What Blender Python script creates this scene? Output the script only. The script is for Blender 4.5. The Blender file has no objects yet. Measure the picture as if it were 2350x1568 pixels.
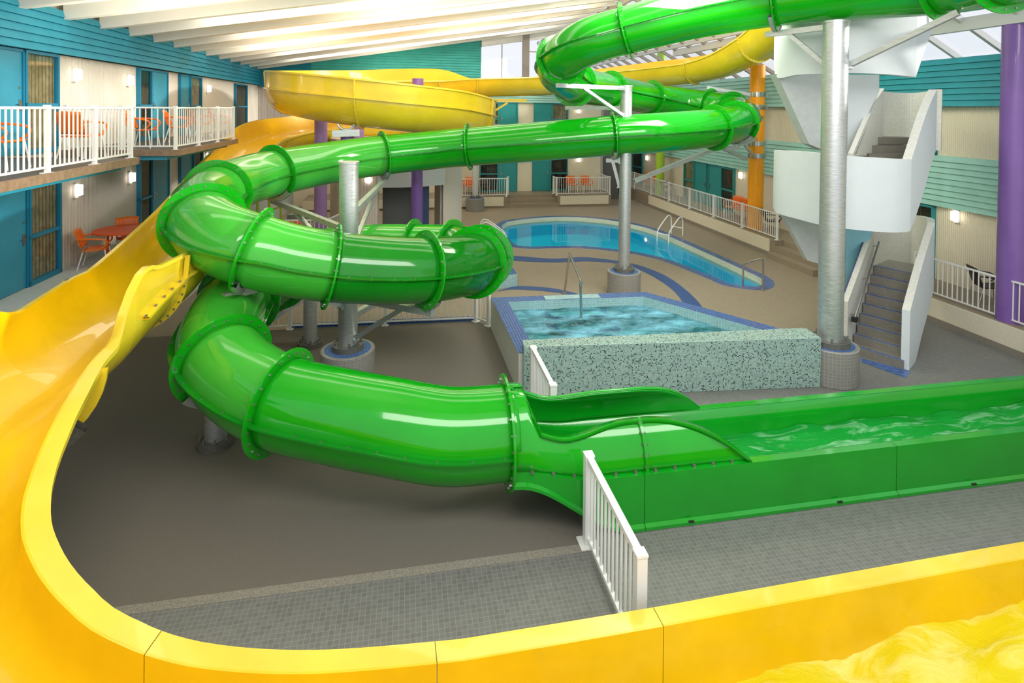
import bpy, bmesh, math, random
from mathutils import Vector, Matrix
random.seed(7)
PI = math.pi
sc = bpy.context.scene
COL = sc.collection

# ------------------------------------------------------------------ camera
F, PXX, PXY, CH = 1300.0, 1175.0, 271.0, 5.15
PITCH, ROLL = 0.016, 0.010
fwd = Vector((0, math.cos(PITCH), -math.sin(PITCH)))
up0 = Vector((0, math.sin(PITCH), math.cos(PITCH)))
r0 = Vector((1, 0, 0))
rgt = r0 * math.cos(ROLL) + up0 * math.sin(ROLL)
upv = up0 * math.cos(ROLL) - r0 * math.sin(ROLL)
CAM = Vector((0, 0, CH))
cd = bpy.data.cameras.new('camera'); cam = bpy.data.objects.new('camera', cd); COL.objects.link(cam)
cd.sensor_width = 36; cd.lens = F / 2350 * 36; cd.shift_y = (PXY - 784) / 2350
cd.clip_start = 0.05; cd.clip_end = 300
cam.matrix_world = Matrix.Translation(CAM) @ Matrix((rgt, upv, -fwd)).transposed().to_4x4()
sc.camera = cam

def ray(px, py):
    return fwd + rgt * ((px - PXX) / F) + upv * ((PXY - py) / F)
TH = math.atan(0.1846)
EU = Vector((math.cos(TH), math.sin(TH), 0)); EW = Vector((-math.sin(TH), math.cos(TH), 0)); EZ = Vector((0, 0, 1))
def R(u, w, z=0.0):                      # room frame (u across, w deep) to world
    return EU * u + EW * w + EZ * z
def uw(p): return p.dot(EU), p.dot(EW)
def atY(px, py, Y): d = ray(px, py); return CAM + d * (Y / d.y)
def atZ(px, py, z): d = ray(px, py); return CAM + d * ((z - CH) / d.z)
def atU(px, py, u): d = ray(px, py); return CAM + d * (u / d.dot(EU))
def atW(px, py, w): d = ray(px, py); return CAM + d * (w / d.dot(EW))

# ------------------------------------------------------------------ materials
MATS = {}
def newmat(name):
    m = bpy.data.materials.new(name); m.use_nodes = True
    nt = m.node_tree; b = nt.nodes['Principled BSDF']
    MATS[name] = m
    return m, nt, b
def N(nt, t, **kw):
    n = nt.nodes.new(t)
    for k, v in kw.items(): setattr(n, k, v)
    return n
def math_n(nt, op, a, b=None, c=None):
    n = N(nt, 'ShaderNodeMath', operation=op)
    for i, v in enumerate((a, b, c)):
        if v is None: continue
        if hasattr(v, 'is_output'): nt.links.new(v, n.inputs[i])
        else: n.inputs[i].default_value = v
    return n.outputs[0]
def mixc(nt, fac, a, b):
    n = N(nt, 'ShaderNodeMix', data_type='RGBA')
    for s, v in ((n.inputs[0], fac), (n.inputs[6], a), (n.inputs[7], b)):
        if hasattr(v, 'is_output'): nt.links.new(v, s)
        elif isinstance(v, (int, float)): s.default_value = v
        else: s.default_value = (*v, 1)
    return n.outputs[2]
def bump(nt, b, h, strength=.3, dist=.01):
    n = N(nt, 'ShaderNodeBump'); n.inputs['Strength'].default_value = strength; n.inputs['Distance'].default_value = dist
    nt.links.new(h, n.inputs['Height']); nt.links.new(n.outputs[0], b.inputs['Normal'])
def roompos(nt):
    g = N(nt, 'ShaderNodeNewGeometry'); v = N(nt, 'ShaderNodeVectorRotate', rotation_type='Z_AXIS')
    v.inputs['Angle'].default_value = -TH
    nt.links.new(g.outputs['Position'], v.inputs['Vector'])
    v2 = N(nt, 'ShaderNodeVectorRotate', rotation_type='Z_AXIS'); v2.inputs['Angle'].default_value = -TH
    nt.links.new(g.outputs['Normal'], v2.inputs['Vector'])
    return v.outputs[0], v2.outputs[0]
def noise(nt, scale, detail=4, vec=None, rough=.6):
    n = N(nt, 'ShaderNodeTexNoise'); n.inputs['Scale'].default_value = scale; n.inputs['Detail'].default_value = detail
    n.inputs['Roughness'].default_value = rough
    if vec is None:
        g = N(nt, 'ShaderNodeNewGeometry'); vec = g.outputs['Position']
    nt.links.new(vec, n.inputs['Vector']); return n.outputs['Fac']
def ramp(nt, fac, a, b, lo=.35, hi=.65):
    t = N(nt, 'ShaderNodeMapRange'); t.inputs[1].default_value = lo; t.inputs[2].default_value = hi
    nt.links.new(fac, t.inputs[0]); return mixc(nt, t.outputs[0], a, b)
def simple(name, col, rough=.4, metal=0, coat=0, ior=1.45, var=.0, vs=3):
    m, nt, b = newmat(name)
    b.inputs['Base Color'].default_value = (*col, 1); b.inputs['Roughness'].default_value = rough
    b.inputs['Metallic'].default_value = metal; b.inputs['Coat Weight'].default_value = coat; b.inputs['IOR'].default_value = ior
    b.inputs['Coat Roughness'].default_value = .04
    if var:
        c = ramp(nt, noise(nt, vs), [x * (1 - var) for x in col], [min(1, x * (1 + var)) for x in col], .3, .7)
        nt.links.new(c, b.inputs['Base Color'])
    return m
def plastic(name, col, trans, tcol, rough=.12, clear=0.0):
    m, nt, b = newmat(name)
    b.inputs['Base Color'].default_value = (*col, 1); b.inputs['Roughness'].default_value = rough; b.inputs['Coat Weight'].default_value = .6
    b.inputs['Coat Roughness'].default_value = .03
    c = ramp(nt, noise(nt, 1.3, 3), [x * .9 for x in col], [min(1, x * 1.08) for x in col], .3, .7)
    nt.links.new(c, b.inputs['Base Color'])
    t = N(nt, 'ShaderNodeBsdfTranslucent'); t.inputs[0].default_value = (*tcol, 1)
    mx = N(nt, 'ShaderNodeMixShader'); mx.inputs[0].default_value = trans
    nt.links.new(b.outputs[0], mx.inputs[1]); nt.links.new(t.outputs[0], mx.inputs[2])
    out = nt.nodes['Material Output']; last = mx.outputs[0]
    if clear:
        tr = N(nt, 'ShaderNodeBsdfTransparent'); tr.inputs[0].default_value = (*tcol, 1)
        m2 = N(nt, 'ShaderNodeMixShader'); m2.inputs[0].default_value = clear
        nt.links.new(last, m2.inputs[1]); nt.links.new(tr.outputs[0], m2.inputs[2]); last = m2.outputs[0]
    nt.links.new(last, out.inputs[0])
    return m
def tiles(name, s, base, grout, t=.08, rand=None, rough=.45, cyl=False, var=.12, blotch=None):
    """square tiles on any room-aligned face; rand=(light, mid, dark) gives a random mosaic"""
    m, nt, b = newmat(name)
    b.inputs['Roughness'].default_value = rough
    if cyl:
        tc = N(nt, 'ShaderNodeTexCoord'); sx = N(nt, 'ShaderNodeSeparateXYZ'); nt.links.new(tc.outputs['Object'], sx.inputs[0])
        ang = math_n(nt, 'MULTIPLY', math_n(nt, 'ARCTAN2', sx.outputs[1], sx.outputs[0]), .47)
        rad = math_n(nt, 'SQRT', math_n(nt, 'ADD', math_n(nt, 'MULTIPLY', sx.outputs[0], sx.outputs[0]), math_n(nt, 'MULTIPLY', sx.outputs[1], sx.outputs[1])))
        comps = [ang, rad, sx.outputs[2]]
        g = N(nt, 'ShaderNodeNewGeometry'); nz = N(nt, 'ShaderNodeSeparateXYZ'); nt.links.new(g.outputs['Normal'], nz.inputs[0])
        az = math_n(nt, 'ABSOLUTE', nz.outputs[2]); side = math_n(nt, 'LESS_THAN', az, .7); top = math_n(nt, 'GREATER_THAN', az, .7)
        acts = [None, top, side]
    else:
        p, nn = roompos(nt)
        sx = N(nt, 'ShaderNodeSeparateXYZ'); nt.links.new(p, sx.inputs[0]); sn = N(nt, 'ShaderNodeSeparateXYZ'); nt.links.new(nn, sn.inputs[0])
        comps = list(sx.outputs); acts = [math_n(nt, 'LESS_THAN', math_n(nt, 'ABSOLUTE', o), .75) for o in sn.outputs]
    lines = None; cells = []
    for c, a in zip(comps, acts):
        q = math_n(nt, 'DIVIDE', math_n(nt, 'ADD', c, 100.013), s)
        l = math_n(nt, 'LESS_THAN', math_n(nt, 'FRACT', q), t)
        fl = math_n(nt, 'FLOOR', q)
        if a is not None: l = math_n(nt, 'MULTIPLY', l, a); fl = math_n(nt, 'MULTIPLY', fl, a)
        cells.append(fl); lines = l if lines is None else math_n(nt, 'MAXIMUM', lines, l)
    cv = N(nt, 'ShaderNodeCombineXYZ')
    for i in range(3): nt.links.new(cells[i], cv.inputs[i])
    wn = N(nt, 'ShaderNodeTexWhiteNoise', noise_dimensions='3D'); nt.links.new(cv.outputs[0], wn.inputs[0])
    if rand:
        cr = N(nt, 'ShaderNodeValToRGB'); cr.color_ramp.interpolation = 'CONSTANT'
        e = cr.color_ramp.elements; e[0].position = 0; e[0].color = (*rand[0], 1); e[1].position = .5; e[1].color = (*rand[1], 1)
        k = e.new(.87); k.color = (*rand[2], 1)
        nt.links.new(wn.outputs['Value'], cr.inputs[0]); body = cr.outputs[0]
    else:
        body = mixc(nt, wn.outputs['Value'], [x * (1 - var) for x in base], [x * (1 + var) for x in base])
    if blotch:
        body = mixc(nt, math_n(nt, 'MULTIPLY', noise(nt, .9, 5), .35), body, blotch)
    nt.links.new(mixc(nt, lines, body, grout), b.inputs['Base Color'])
    h = math_n(nt, 'SUBTRACT', 1, lines); bump(nt, b, h, .25, .003)
    return m

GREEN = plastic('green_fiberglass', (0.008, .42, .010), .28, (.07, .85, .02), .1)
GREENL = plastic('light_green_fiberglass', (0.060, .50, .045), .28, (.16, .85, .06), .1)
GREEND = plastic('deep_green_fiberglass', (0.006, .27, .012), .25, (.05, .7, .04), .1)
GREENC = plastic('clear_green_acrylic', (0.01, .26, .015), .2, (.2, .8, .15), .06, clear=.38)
GREENT = plastic('green_trough_fiberglass', (0.003, .32, .012), .03, (.05, .6, .05), .22)
YELLOW = plastic('yellow_fiberglass', (.93, .58, .003), .06, (.95, .6, .02), .32)
YELLOWP = plastic('pale_yellow_fiberglass', (.88, .66, .03), .12, (.95, .7, .05), .2)
YELLOWR = plastic('yellow_rim_gelcoat', (.84, .62, .045), .03, (.95, .7, .05), .2)
WHITE = simple('white_powder_coat', (.82, .82, .80), .35)
BASEM = simple('dull_base_steel', (.17, .17, .15), .5, .5, var=.2, vs=15)
STEEL = simple('stainless_steel', (.55, .53, .50), .22, 1)
BOLT = simple('zinc_bolt', (.30, .30, .28), .4, .8)
PURPLE = simple('purple_column_paint', (.20, .10, .36), .35, coat=.3, var=.06)
PURPLEL = simple('lilac_column_paint', (.36, .22, .52), .4, coat=.3, var=.06)
ORANGEC = simple('orange_column_paint', (1.0, .37, .003), .35, coat=.3, var=.05)
LIME = simple('lime_column_paint', (.42, .66, .04), .35, coat=.3)
ORANGE = simple('orange_plastic', (.88, .19, .015), .4)
ORANGET = simple('orange_red_plastic', (.80, .10, .01), .45)
BLACKP = simple('dark_brown_resin', (.035, .022, .018), .4)
BLACK = simple('black_rubber', (.02, .02, .02), .5)
TEALD = simple('teal_door_paint_blue', (.035, .28, .42), .35, var=.04)
TEALG = simple('teal_door_paint_green', (.03, .30, .30), .35, var=.04)
FRAMEB = simple('blue_frame_paint', (.012, .20, .34), .4)
FRAMEG = simple('teal_frame_paint', (.03, .28, .29), .4)
WOOD = simple('brown_composite_board', (.24, .16, .105), .5, var=.25, vs=12)
FLOORB = simple('dark_plank_vinyl', (.10, .085, .075), .45, var=.2, vs=10)
CEILW = simple('white_ceiling_paint', (.80, .78, .74), .6, var=.02)
STONEW = simple('white_plaster', (.66, .71, .74), .7, var=.02)
PLASTG = simple('grey_plaster', (.52, .56, .56), .8, var=.06, vs=6)
PLASTB = simple('pale_blue_plaster', (.28, .60, .74), .8, var=.05)
DARK = simple('dark_grey_doorway_and_shade', (.14, .145, .14), .6)  # doorway grey; also stands in for the passage's shade
BROWNP = simple('brown_grey_column_paint', (.30, .26, .22), .5)
CURBW = simple('cream_stucco', (.72, .66, .52), .85, var=.04, vs=20)
GREYBEAM = simple('grey_steel_paint', (.55, .56, .55), .4)
# galvanised
m, nt, b = newmat('galvanized_steel')
b.inputs['Metallic'].default_value = .75
g = N(nt, 'ShaderNodeNewGeometry'); mp = N(nt, 'ShaderNodeMapping'); mp.inputs['Scale'].default_value = (6, 6, 60)
nt.links.new(g.outputs['Position'], mp.inputs[0])
f1 = noise(nt, 1, 5, mp.outputs[0], .7)
nt.links.new(ramp(nt, f1, (.42, .45, .46), (.70, .73, .73), .3, .75), b.inputs['Base Color'])
nt.links.new(math_n(nt, 'MULTIPLY_ADD', f1, .35, .22), b.inputs['Roughness'])
bump(nt, b, f1, .3, .006)
GALV = m
# ribbed stucco wall
def stucco(name, col):
    m, nt, b = newmat(name); b.inputs['Roughness'].default_value = .85
    p, nn = roompos(nt); sx = N(nt, 'ShaderNodeSeparateXYZ'); nt.links.new(p, sx.inputs[0])
    q = math_n(nt, 'ADD', sx.outputs[0], sx.outputs[1])
    s = math_n(nt, 'SINE', math_n(nt, 'MULTIPLY', q, 110))
    nz = noise(nt, 25, 3)
    h = math_n(nt, 'ADD', math_n(nt, 'MULTIPLY', s, .5), nz); bump(nt, b, h, .7, .012)
    nt.links.new(ramp(nt, nz, [x * .93 for x in col], col), b.inputs['Base Color'])
    return m
STUCCO = stucco('ribbed_white_stucco', (.76, .70, .62))
STUCCOY = stucco('ribbed_cream_stucco', (.80, .72, .55))
SMOOTHW = simple('cream_wall_paint', (.80, .73, .56), .8, var=.02)
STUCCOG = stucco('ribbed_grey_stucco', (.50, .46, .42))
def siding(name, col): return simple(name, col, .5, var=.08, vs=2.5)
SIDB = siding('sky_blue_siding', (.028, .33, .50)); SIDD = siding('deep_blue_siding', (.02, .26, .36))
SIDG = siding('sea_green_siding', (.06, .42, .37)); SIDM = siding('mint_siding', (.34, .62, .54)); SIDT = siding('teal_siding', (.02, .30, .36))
# floors
m, nt, b = newmat('speckled_brown_floor'); b.inputs['Roughness'].default_value = .75
n1 = noise(nt, 70, 5, None, .75); n2 = noise(nt, 1.2, 5)
c1 = ramp(nt, n1, (.125, .110, .088), (.185, .165, .135), .35, .65)
nt.links.new(mixc(nt, math_n(nt, 'MULTIPLY', n2, .6), c1, (.145, .13, .11)), b.inputs['Base Color']); bump(nt, b, n1, .5, .006)
DARKF = m
CURBS = simple('speckled_mortar', (.24, .22, .18), .85, var=.35, vs=60)
TILEG = tiles('cool_lit_floor_tiles', .056, (.155, .155, .145), (.28, .27, .235), .075, var=.14, rough=.4, blotch=(.20, .21, .21))  # same tile as the deck, greyed to put cooler light into the colour
TILEB = tiles('warm_lit_floor_tiles', .056, (.30, .245, .175), (.24, .20, .145), .09, var=.07, rough=.5)  # deck tile with the warmer light put into its colour
TILES = tiles('grey_step_tiles', .056, (.21, .195, .165), (.17, .16, .135), .09, var=.07, rough=.5)
TILEW = tiles('pale_wall_tiles', .052, (.66, .66, .60), (.52, .50, .46), .07, var=.05)
TILEK = tiles('grey_curb_tiles', .052, (.235, .21, .17), (.36, .32, .27), .08, var=.07)
TILEC = tiles('plinth_grey_tiles', .062, (.24, .235, .215), (.42, .41, .38), .06, cyl=True, var=.06)
TILECB = tiles('plinth_blue_tiles', .062, (.02, .10, .30), (.30, .32, .36), .07, cyl=True)
BLUE = tiles('royal_blue_tiles', .056, (.012, .065, .27), (.28, .38, .52), .09, var=.3, rough=.25)
BLUES = tiles('blue_stripe_tiles', .056, (.025, .07, .24), (.06, .09, .18), .09, var=.2, rough=.4)
SPAT = tiles('sea_glass_tiles', .052, (.27, .46, .47), (.55, .64, .62), .08, var=.1, rough=.25)
MOSA = tiles('speckled_mosaic', .0235, None, (.42, .50, .45), .14, rand=((.20, .33, .31), (.31, .46, .40), (.03, .05, .065)), rough=.25)
AQUA = tiles('aqua_basin_tiles', .1, (.01, .70, .95), (.06, .74, .95), .06, var=.04, rough=.4)
NAVY = tiles('navy_column_tiles', .07, (.02, .045, .13), (.12, .16, .26), .08)
LTILE = tiles('cream_basin_tiles', .05, (.66, .66, .50), (.40, .42, .34), .1, var=.06)
def water(name, tint, bs, bstr, foam=None, fcol=(.9, .95, .95), flo=.55, fhi=.75, fs=(2, 5, 2)):
    m, nt, b = newmat(name)
    nt.nodes.remove(b); out = nt.nodes['Material Output']
    t = N(nt, 'ShaderNodeBsdfTransparent'); t.inputs[0].default_value = (*tint, 1)
    gl = N(nt, 'ShaderNodeBsdfGlossy'); gl.inputs['Roughness'].default_value = .02
    fr = N(nt, 'ShaderNodeFresnel'); fr.inputs[0].default_value = 1.33
    bn = N(nt, 'ShaderNodeBump'); bn.inputs['Strength'].default_value = bstr; bn.inputs['Distance'].default_value = .03
    nt.links.new(noise(nt, bs, 3), bn.inputs['Height'])
    nt.links.new(bn.outputs[0], gl.inputs['Normal']); nt.links.new(bn.outputs[0], fr.inputs['Normal'])
    mx = N(nt, 'ShaderNodeMixShader'); nt.links.new(fr.outputs[0], mx.inputs[0]); nt.links.new(t.outputs[0], mx.inputs[1]); nt.links.new(gl.outputs[0], mx.inputs[2])
    last = mx.outputs[0]
    if foam:
        p, _ = roompos(nt); mp = N(nt, 'ShaderNodeMapping'); mp.inputs['Scale'].default_value = fs; nt.links.new(p, mp.inputs[0])
        nn = noise(nt, foam, 6, mp.outputs[0], .65)
        mr = N(nt, 'ShaderNodeMapRange'); mr.inputs[1].default_value = flo; mr.inputs[2].default_value = fhi; nt.links.new(nn, mr.inputs[0])
        d = N(nt, 'ShaderNodeBsdfDiffuse'); d.inputs[0].default_value = (*fcol, 1)
        m2 = N(nt, 'ShaderNodeMixShader'); nt.links.new(mr.outputs[0], m2.inputs[0]); nt.links.new(last, m2.inputs[1]); nt.links.new(d.outputs[0], m2.inputs[2]); last = m2.outputs[0]
    nt.links.new(last, out.inputs[0]); return m
POOLW = water('pool_water', (.72, .97, 1.0), 1.5, .04)
SPAW = water('churning_spa_water', (.52, .93, .99), 2.2, .35, 1.3, (.32, .76, 1.0), .40, .92, (1.2, 2.0, 1))
def wet(name, c0, c1, sc_, ms, lo, hi):
    m, nt, b = newmat(name); b.inputs['Roughness'].default_value = .18; b.inputs['IOR'].default_value = 1.33
    p, _ = roompos(nt); mp = N(nt, 'ShaderNodeMapping'); mp.inputs['Scale'].default_value = ms; nt.links.new(p, mp.inputs[0])
    n1 = N(nt, 'ShaderNodeTexNoise'); n1.inputs['Scale'].default_value = sc_; n1.inputs['Detail'].default_value = 8; n1.inputs['Roughness'].default_value = .62; n1.inputs['Distortion'].default_value = 1.2
    nt.links.new(mp.outputs[0], n1.inputs['Vector']); nt.links.new(ramp(nt, n1.outputs['Fac'], c0, c1, lo, hi), b.inputs['Base Color'])
    bump(nt, b, n1.outputs['Fac'], .6, .06); return m
GREENW = wet('slide_splash_water', (.004, .30, .03), (.45, .75, .55), 1.5, (.9, 3.6, 1), .50, .82)
YELLW = wet('yellow_splash_water', (.72, .60, .008), (.92, .86, .30), 1.3, (1.1, 2.4, 1), .45, .85)
def pane(name, tint):
    m, nt, b = newmat(name); nt.nodes.remove(b); out = nt.nodes['Material Output']
    t = N(nt, 'ShaderNodeBsdfTransparent'); t.inputs[0].default_value = (*tint, 1)
    gl = N(nt, 'ShaderNodeBsdfGlossy'); gl.inputs['Roughness'].default_value = .02
    lw_ = N(nt, 'ShaderNodeLayerWeight'); lw_.inputs[0].default_value = .5
    fac = math_n(nt, 'MULTIPLY_ADD', math_n(nt, 'POWER', lw_.outputs['Facing'], 4), .4, .04)
    mx = N(nt, 'ShaderNodeMixShader'); nt.links.new(fac, mx.inputs[0]); nt.links.new(t.outputs[0], mx.inputs[1]); nt.links.new(gl.outputs[0], mx.inputs[2]); nt.links.new(mx.outputs[0], out.inputs[0]); return m
GLASS = pane('window_glass', (.96, .97, .98))
DGLASS = pane('tinted_window_glass', (.75, .78, .75))
m, nt, b = newmat('lamp_diffuser'); b.inputs['Emission Color'].default_value = (1, .88, .72, 1); b.inputs['Emission Strength'].default_value = 3.5; LAMP = m
def curtain(name, a, c):
    m, nt, b = newmat(name); b.inputs['Roughness'].default_value = .8
    p, _ = roompos(nt); sx = N(nt, 'ShaderNodeSeparateXYZ'); nt.links.new(p, sx.inputs[0])
    q = math_n(nt, 'ADD', sx.outputs[0], sx.outputs[1]); s = math_n(nt, 'SINE', math_n(nt, 'MULTIPLY', q, 55))
    nt.links.new(ramp(nt, noise(nt, 4), a, c), b.inputs['Base Color']); bump(nt, b, s, 1, .03); return m
CURT = curtain('olive_curtain', (.22, .19, .09), (.42, .36, .2)); CURTD = curtain('dark_curtain', (.05, .05, .045), (.13, .12, .09))

# ------------------------------------------------------------------ mesh builder
class MB:
    def __init__(s): s.v = []; s.f = []; s.m = []; s.sm = []
    def add(s, vs, fs, mi=0, smooth=False):
        o = len(s.v); s.v += [Vector(p) for p in vs]
        for f in fs: s.f.append([i + o for i in f]); s.m.append(mi); s.sm.append(smooth)
        return s
    def box(s, c, ax, mi=0):          # c centre, ax = three half vectors
        c = Vector(c); a, b, d = [Vector(x) for x in ax]
        vs = [c + a * i + b * j + d * k for k in (-1, 1) for j in (-1, 1) for i in (-1, 1)]
        return s.add(vs, [(0, 2, 3, 1), (4, 5, 7, 6), (0, 1, 5, 4), (2, 6, 7, 3), (0, 4, 6, 2), (1, 3, 7, 5)], mi)
    def rbox(s, u0, u1, w0, w1, z0, z1, mi=0):   # room-aligned box
        return s.box(R((u0 + u1) / 2, (w0 + w1) / 2, (z0 + z1) / 2), (EU * (u1 - u0) / 2, EW * (w1 - w0) / 2, EZ * (z1 - z0) / 2), mi)
    def prism(s, poly, z0, z1, mi=0, topmi=None, ztop=None):
        n = len(poly); P = [Vector((p[0], p[1], 0)) for p in poly]
        o = len(s.v); s.v += [p + EZ * z0 for p in P] + [p + EZ * z1 for p in P]
        for i in range(n): j = (i + 1) % n; s.f.append([o + i, o + j, o + n + j, o + n + i]); s.m.append(mi); s.sm.append(False)
        s.f.append([o + n + i for i in range(n)]); s.m.append(mi if topmi is None else topmi); s.sm.append(False)
        s.f.append([o + n - 1 - i for i in range(n)]); s.m.append(mi); s.sm.append(False)
        return s
    def bar(s, a, b, w, h=None, mi=0, up=EZ):    # rectangular bar
        a = Vector(a); b = Vector(b); h = h or w; t = (b - a); L = t.length; t.normalize()
        x = t.cross(up)
        if x.length < 1e-3: x = t.cross(Vector((1, 0, 0)))
        x.normalize(); y = x.cross(t)
        return s.box((a + b) / 2, (t * L / 2, x * w / 2, y * h / 2), mi)
    def tube(s, pts, r, n=10, mi=0, cap=True, closed=False):
        pts = [Vector(p) for p in pts]; o = len(s.v); prev = None; m = len(pts)
        for i, p in enumerate(pts):
            if closed: t = pts[(i + 1) % m] - pts[i - 1]
            else: t = pts[min(i + 1, m - 1)] - pts[max(i - 1, 0)]
            t.normalize()
            x = (prev - t * prev.dot(t)) if prev is not None else t.orthogonal()
            x.normalize(); prev = x; y = t.cross(x); rr = r[i] if isinstance(r, (list, tuple)) else r
            s.v += [p + (x * math.cos(2 * PI * k / n) + y * math.sin(2 * PI * k / n)) * rr for k in range(n)]
        for i in range(m if closed else m - 1):
            q = (i + 1) % m
            for k in range(n):
                s.f.append([o + i * n + k, o + i * n + (k + 1) % n, o + q * n + (k + 1) % n, o + q * n + k]); s.m.append(mi); s.sm.append(True)
        if cap and not closed:
            s.f.append([o + k for k in range(n)][::-1]); s.m.append(mi); s.sm.append(False)
            s.f.append([o + (m - 1) * n + k for k in range(n)]); s.m.append(mi); s.sm.append(False)
        return s
    def cyl(s, c, r, z0, z1, n=32, mi=0, topmi=None, r1=None):
        r1 = r if r1 is None else r1; o = len(s.v)
        s.v += [Vector((c[0] + r * math.cos(2 * PI * k / n), c[1] + r * math.sin(2 * PI * k / n), z0)) for k in range(n)]
        s.v += [Vector((c[0] + r1 * math.cos(2 * PI * k / n), c[1] + r1 * math.sin(2 * PI * k / n), z1)) for k in range(n)]
        for k in range(n): s.f.append([o + k, o + (k + 1) % n, o + n + (k + 1) % n, o + n + k]); s.m.append(mi); s.sm.append(True)
        s.f.append([o + n + k for k in range(n)]); s.m.append(mi if topmi is None else topmi); s.sm.append(False)
        s.f.append([o + n - 1 - k for k in range(n)]); s.m.append(mi); s.sm.append(False)
        return s
    def grid(s, rows, mi=0, smooth=True, closeu=False):
        o = len(s.v); n = len(rows[0])
        for r in rows: s.v += [Vector(p) for p in r]
        for i in range(len(rows) - 1):
            for k in range(n if closeu else n - 1):
                s.f.append([o + i * n + k, o + i * n + (k + 1) % n, o + (i + 1) * n + (k + 1) % n, o + (i + 1) * n + k]); s.m.append(mi); s.sm.append(smooth)
        return s
    def build(s, name, mats, parent=None, origin=None, bevel=0, autosmooth=False, thick=0):
        if not isinstance(mats, (list, tuple)): mats = [mats]
        base = Vector(parent['_o']) if parent is not None and '_o' in parent else Vector((0, 0, 0))
        if parent is None and origin is not None: base = Vector(origin)
        me = bpy.data.meshes.new(name); me.from_pydata([v - base for v in s.v], [], s.f); me.update()
        for mt in mats: me.materials.append(mt)
        me.polygons.foreach_set('material_index', s.m); me.polygons.foreach_set('use_smooth', s.sm)
        o = bpy.data.objects.new(name, me); COL.objects.link(o)
        bm = bmesh.new(); bm.from_mesh(me); bmesh.ops.recalc_face_normals(bm, faces=bm.faces)
        if 'water' in name and sum(f.normal.z for f in bm.faces) < 0: bmesh.ops.reverse_faces(bm, faces=bm.faces)
        bm.to_mesh(me); bm.free()
        me.set_sharp_from_angle(angle=math.radians(38))
        if parent is not None:
            o.parent = parent
            if '_o' in parent: o['_o'] = list(base)
        else: o.location = base; o['_o'] = list(base)
        if bevel:
            md = o.modifiers.new('bevel', 'BEVEL'); md.width = bevel; md.segments = 2; md.limit_method = 'ANGLE'
        if thick:
            md = o.modifiers.new('shell', 'SOLIDIFY'); md.thickness = thick; md.offset = 0
        return o
def tag(o, label=None, cat=None, group=None, kind=None):
    if label: o['label'] = label
    if cat: o['category'] = cat
    if group: o['group'] = group
    if kind: o['kind'] = kind
    return o
def thing(name, label, cat, loc=(0, 0, 0), group=None, rz=0):
    o = bpy.data.objects.new(name, None); COL.objects.link(o); o.location = loc; o.rotation_euler = (0, 0, rz)
    o.empty_display_size = .2
    o['_o'] = list(loc) if rz == 0 else [0, 0, 0]
    return tag(o, label, cat, group)
def struct(o, label=None, cat=None): return tag(o, label, cat, None, 'structure')
def copy_tree(o, loc, rz, label, group=None):
    r = o.copy(); COL.objects.link(r); r.location = loc; r.rotation_euler = (0, 0, rz)
    r['label'] = label
    if group: r['group'] = group
    for ch in o.children:
        c = ch.copy(); COL.objects.link(c); c.parent = r
        for gch in ch.children:
            d = gch.copy(); COL.objects.link(d); d.parent = c
    return r
def spline(P, step=.12):
    """Catmull-Rom through rows of numbers (first three are xyz); returns resampled rows and the sample index of each control row"""
    n = len(P); out = []; idx = []
    for i in range(n - 1):
        p0, p1, p2, p3 = P[max(i - 1, 0)], P[i], P[i + 1], P[min(i + 2, n - 1)]
        L = math.dist(p1[:3], p2[:3]); k = max(2, int(L / step)); idx.append(len(out))
        for j in range(k):
            t = j / k
            row = []
            for a, b_, c, d in zip(p0, p1, p2, p3):
                row.append(.5 * (2 * b_ + (c - a) * t + (2 * a - 5 * b_ + 4 * c - d) * t * t + (3 * b_ - a - 3 * c + d) * t ** 3))
            out.append(row)
    idx.append(len(out)); out.append(list(P[-1])); return out, idx
def frames(pts):
    fr = []
    for i in range(len(pts)):
        t = Vector(pts[min(i + 1, len(pts) - 1)][:3]) - Vector(pts[max(i - 1, 0)][:3]); t.normalize()
        s = t.cross(EZ); s.normalize(); fr.append((Vector(pts[i][:3]), t, s, s.cross(t)))
    return fr

# ------------------------------------------------------------------ floor, pool basin
UL, UR, WF = -7.48, 14.3, 30.7
POOLPX = [(1136,521),(1143,513),(1157,507),(1208,500),(1271,496),(1335,497),(1399,503),(1457,513),(1511,527),(1575,553),(1655,588),(1718,616),(1760,635),(1776,648),(1774,659),(1753,666),(1712,664),(1661,655),(1623,639),(1559,613),(1511,596),(1457,584),(1399,576),(1335,570),(1271,570),(1214,571),(1176,567),(1157,556),(1144,540)]
def closedspline(pts, k=6):
    n = len(pts); out = []
    for i in range(n):
        p0, p1, p2, p3 = pts[i - 1], pts[i], pts[(i + 1) % n], pts[(i + 2) % n]
        for j in range(k):
            t = j / k
            out.append(tuple(.5 * (2 * b_ + (c - a) * t + (2 * a - 5 * b_ + 4 * c - d) * t * t + (3 * b_ - a - 3 * c + d) * t ** 3) for a, b_, c, d in zip(p0, p1, p2, p3)))
    return out
pool_out = closedspline([tuple(atZ(x, y, 0))[:2] for x, y in POOLPX], 5)
def offset(poly, d):
    n = len(poly); area = sum(poly[i - 1][0] * poly[i][1] - poly[i][0] * poly[i - 1][1] for i in range(n)); sgn = 1 if area > 0 else -1
    out = []
    for i in range(n):
        a, c = Vector(poly[i - 1]), Vector(poly[(i + 1) % n]); t = (c - a).normalized(); nn = Vector((-t.y, t.x)) * sgn
        out.append(tuple(Vector(poly[i]) + nn * d))
    return out
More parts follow.
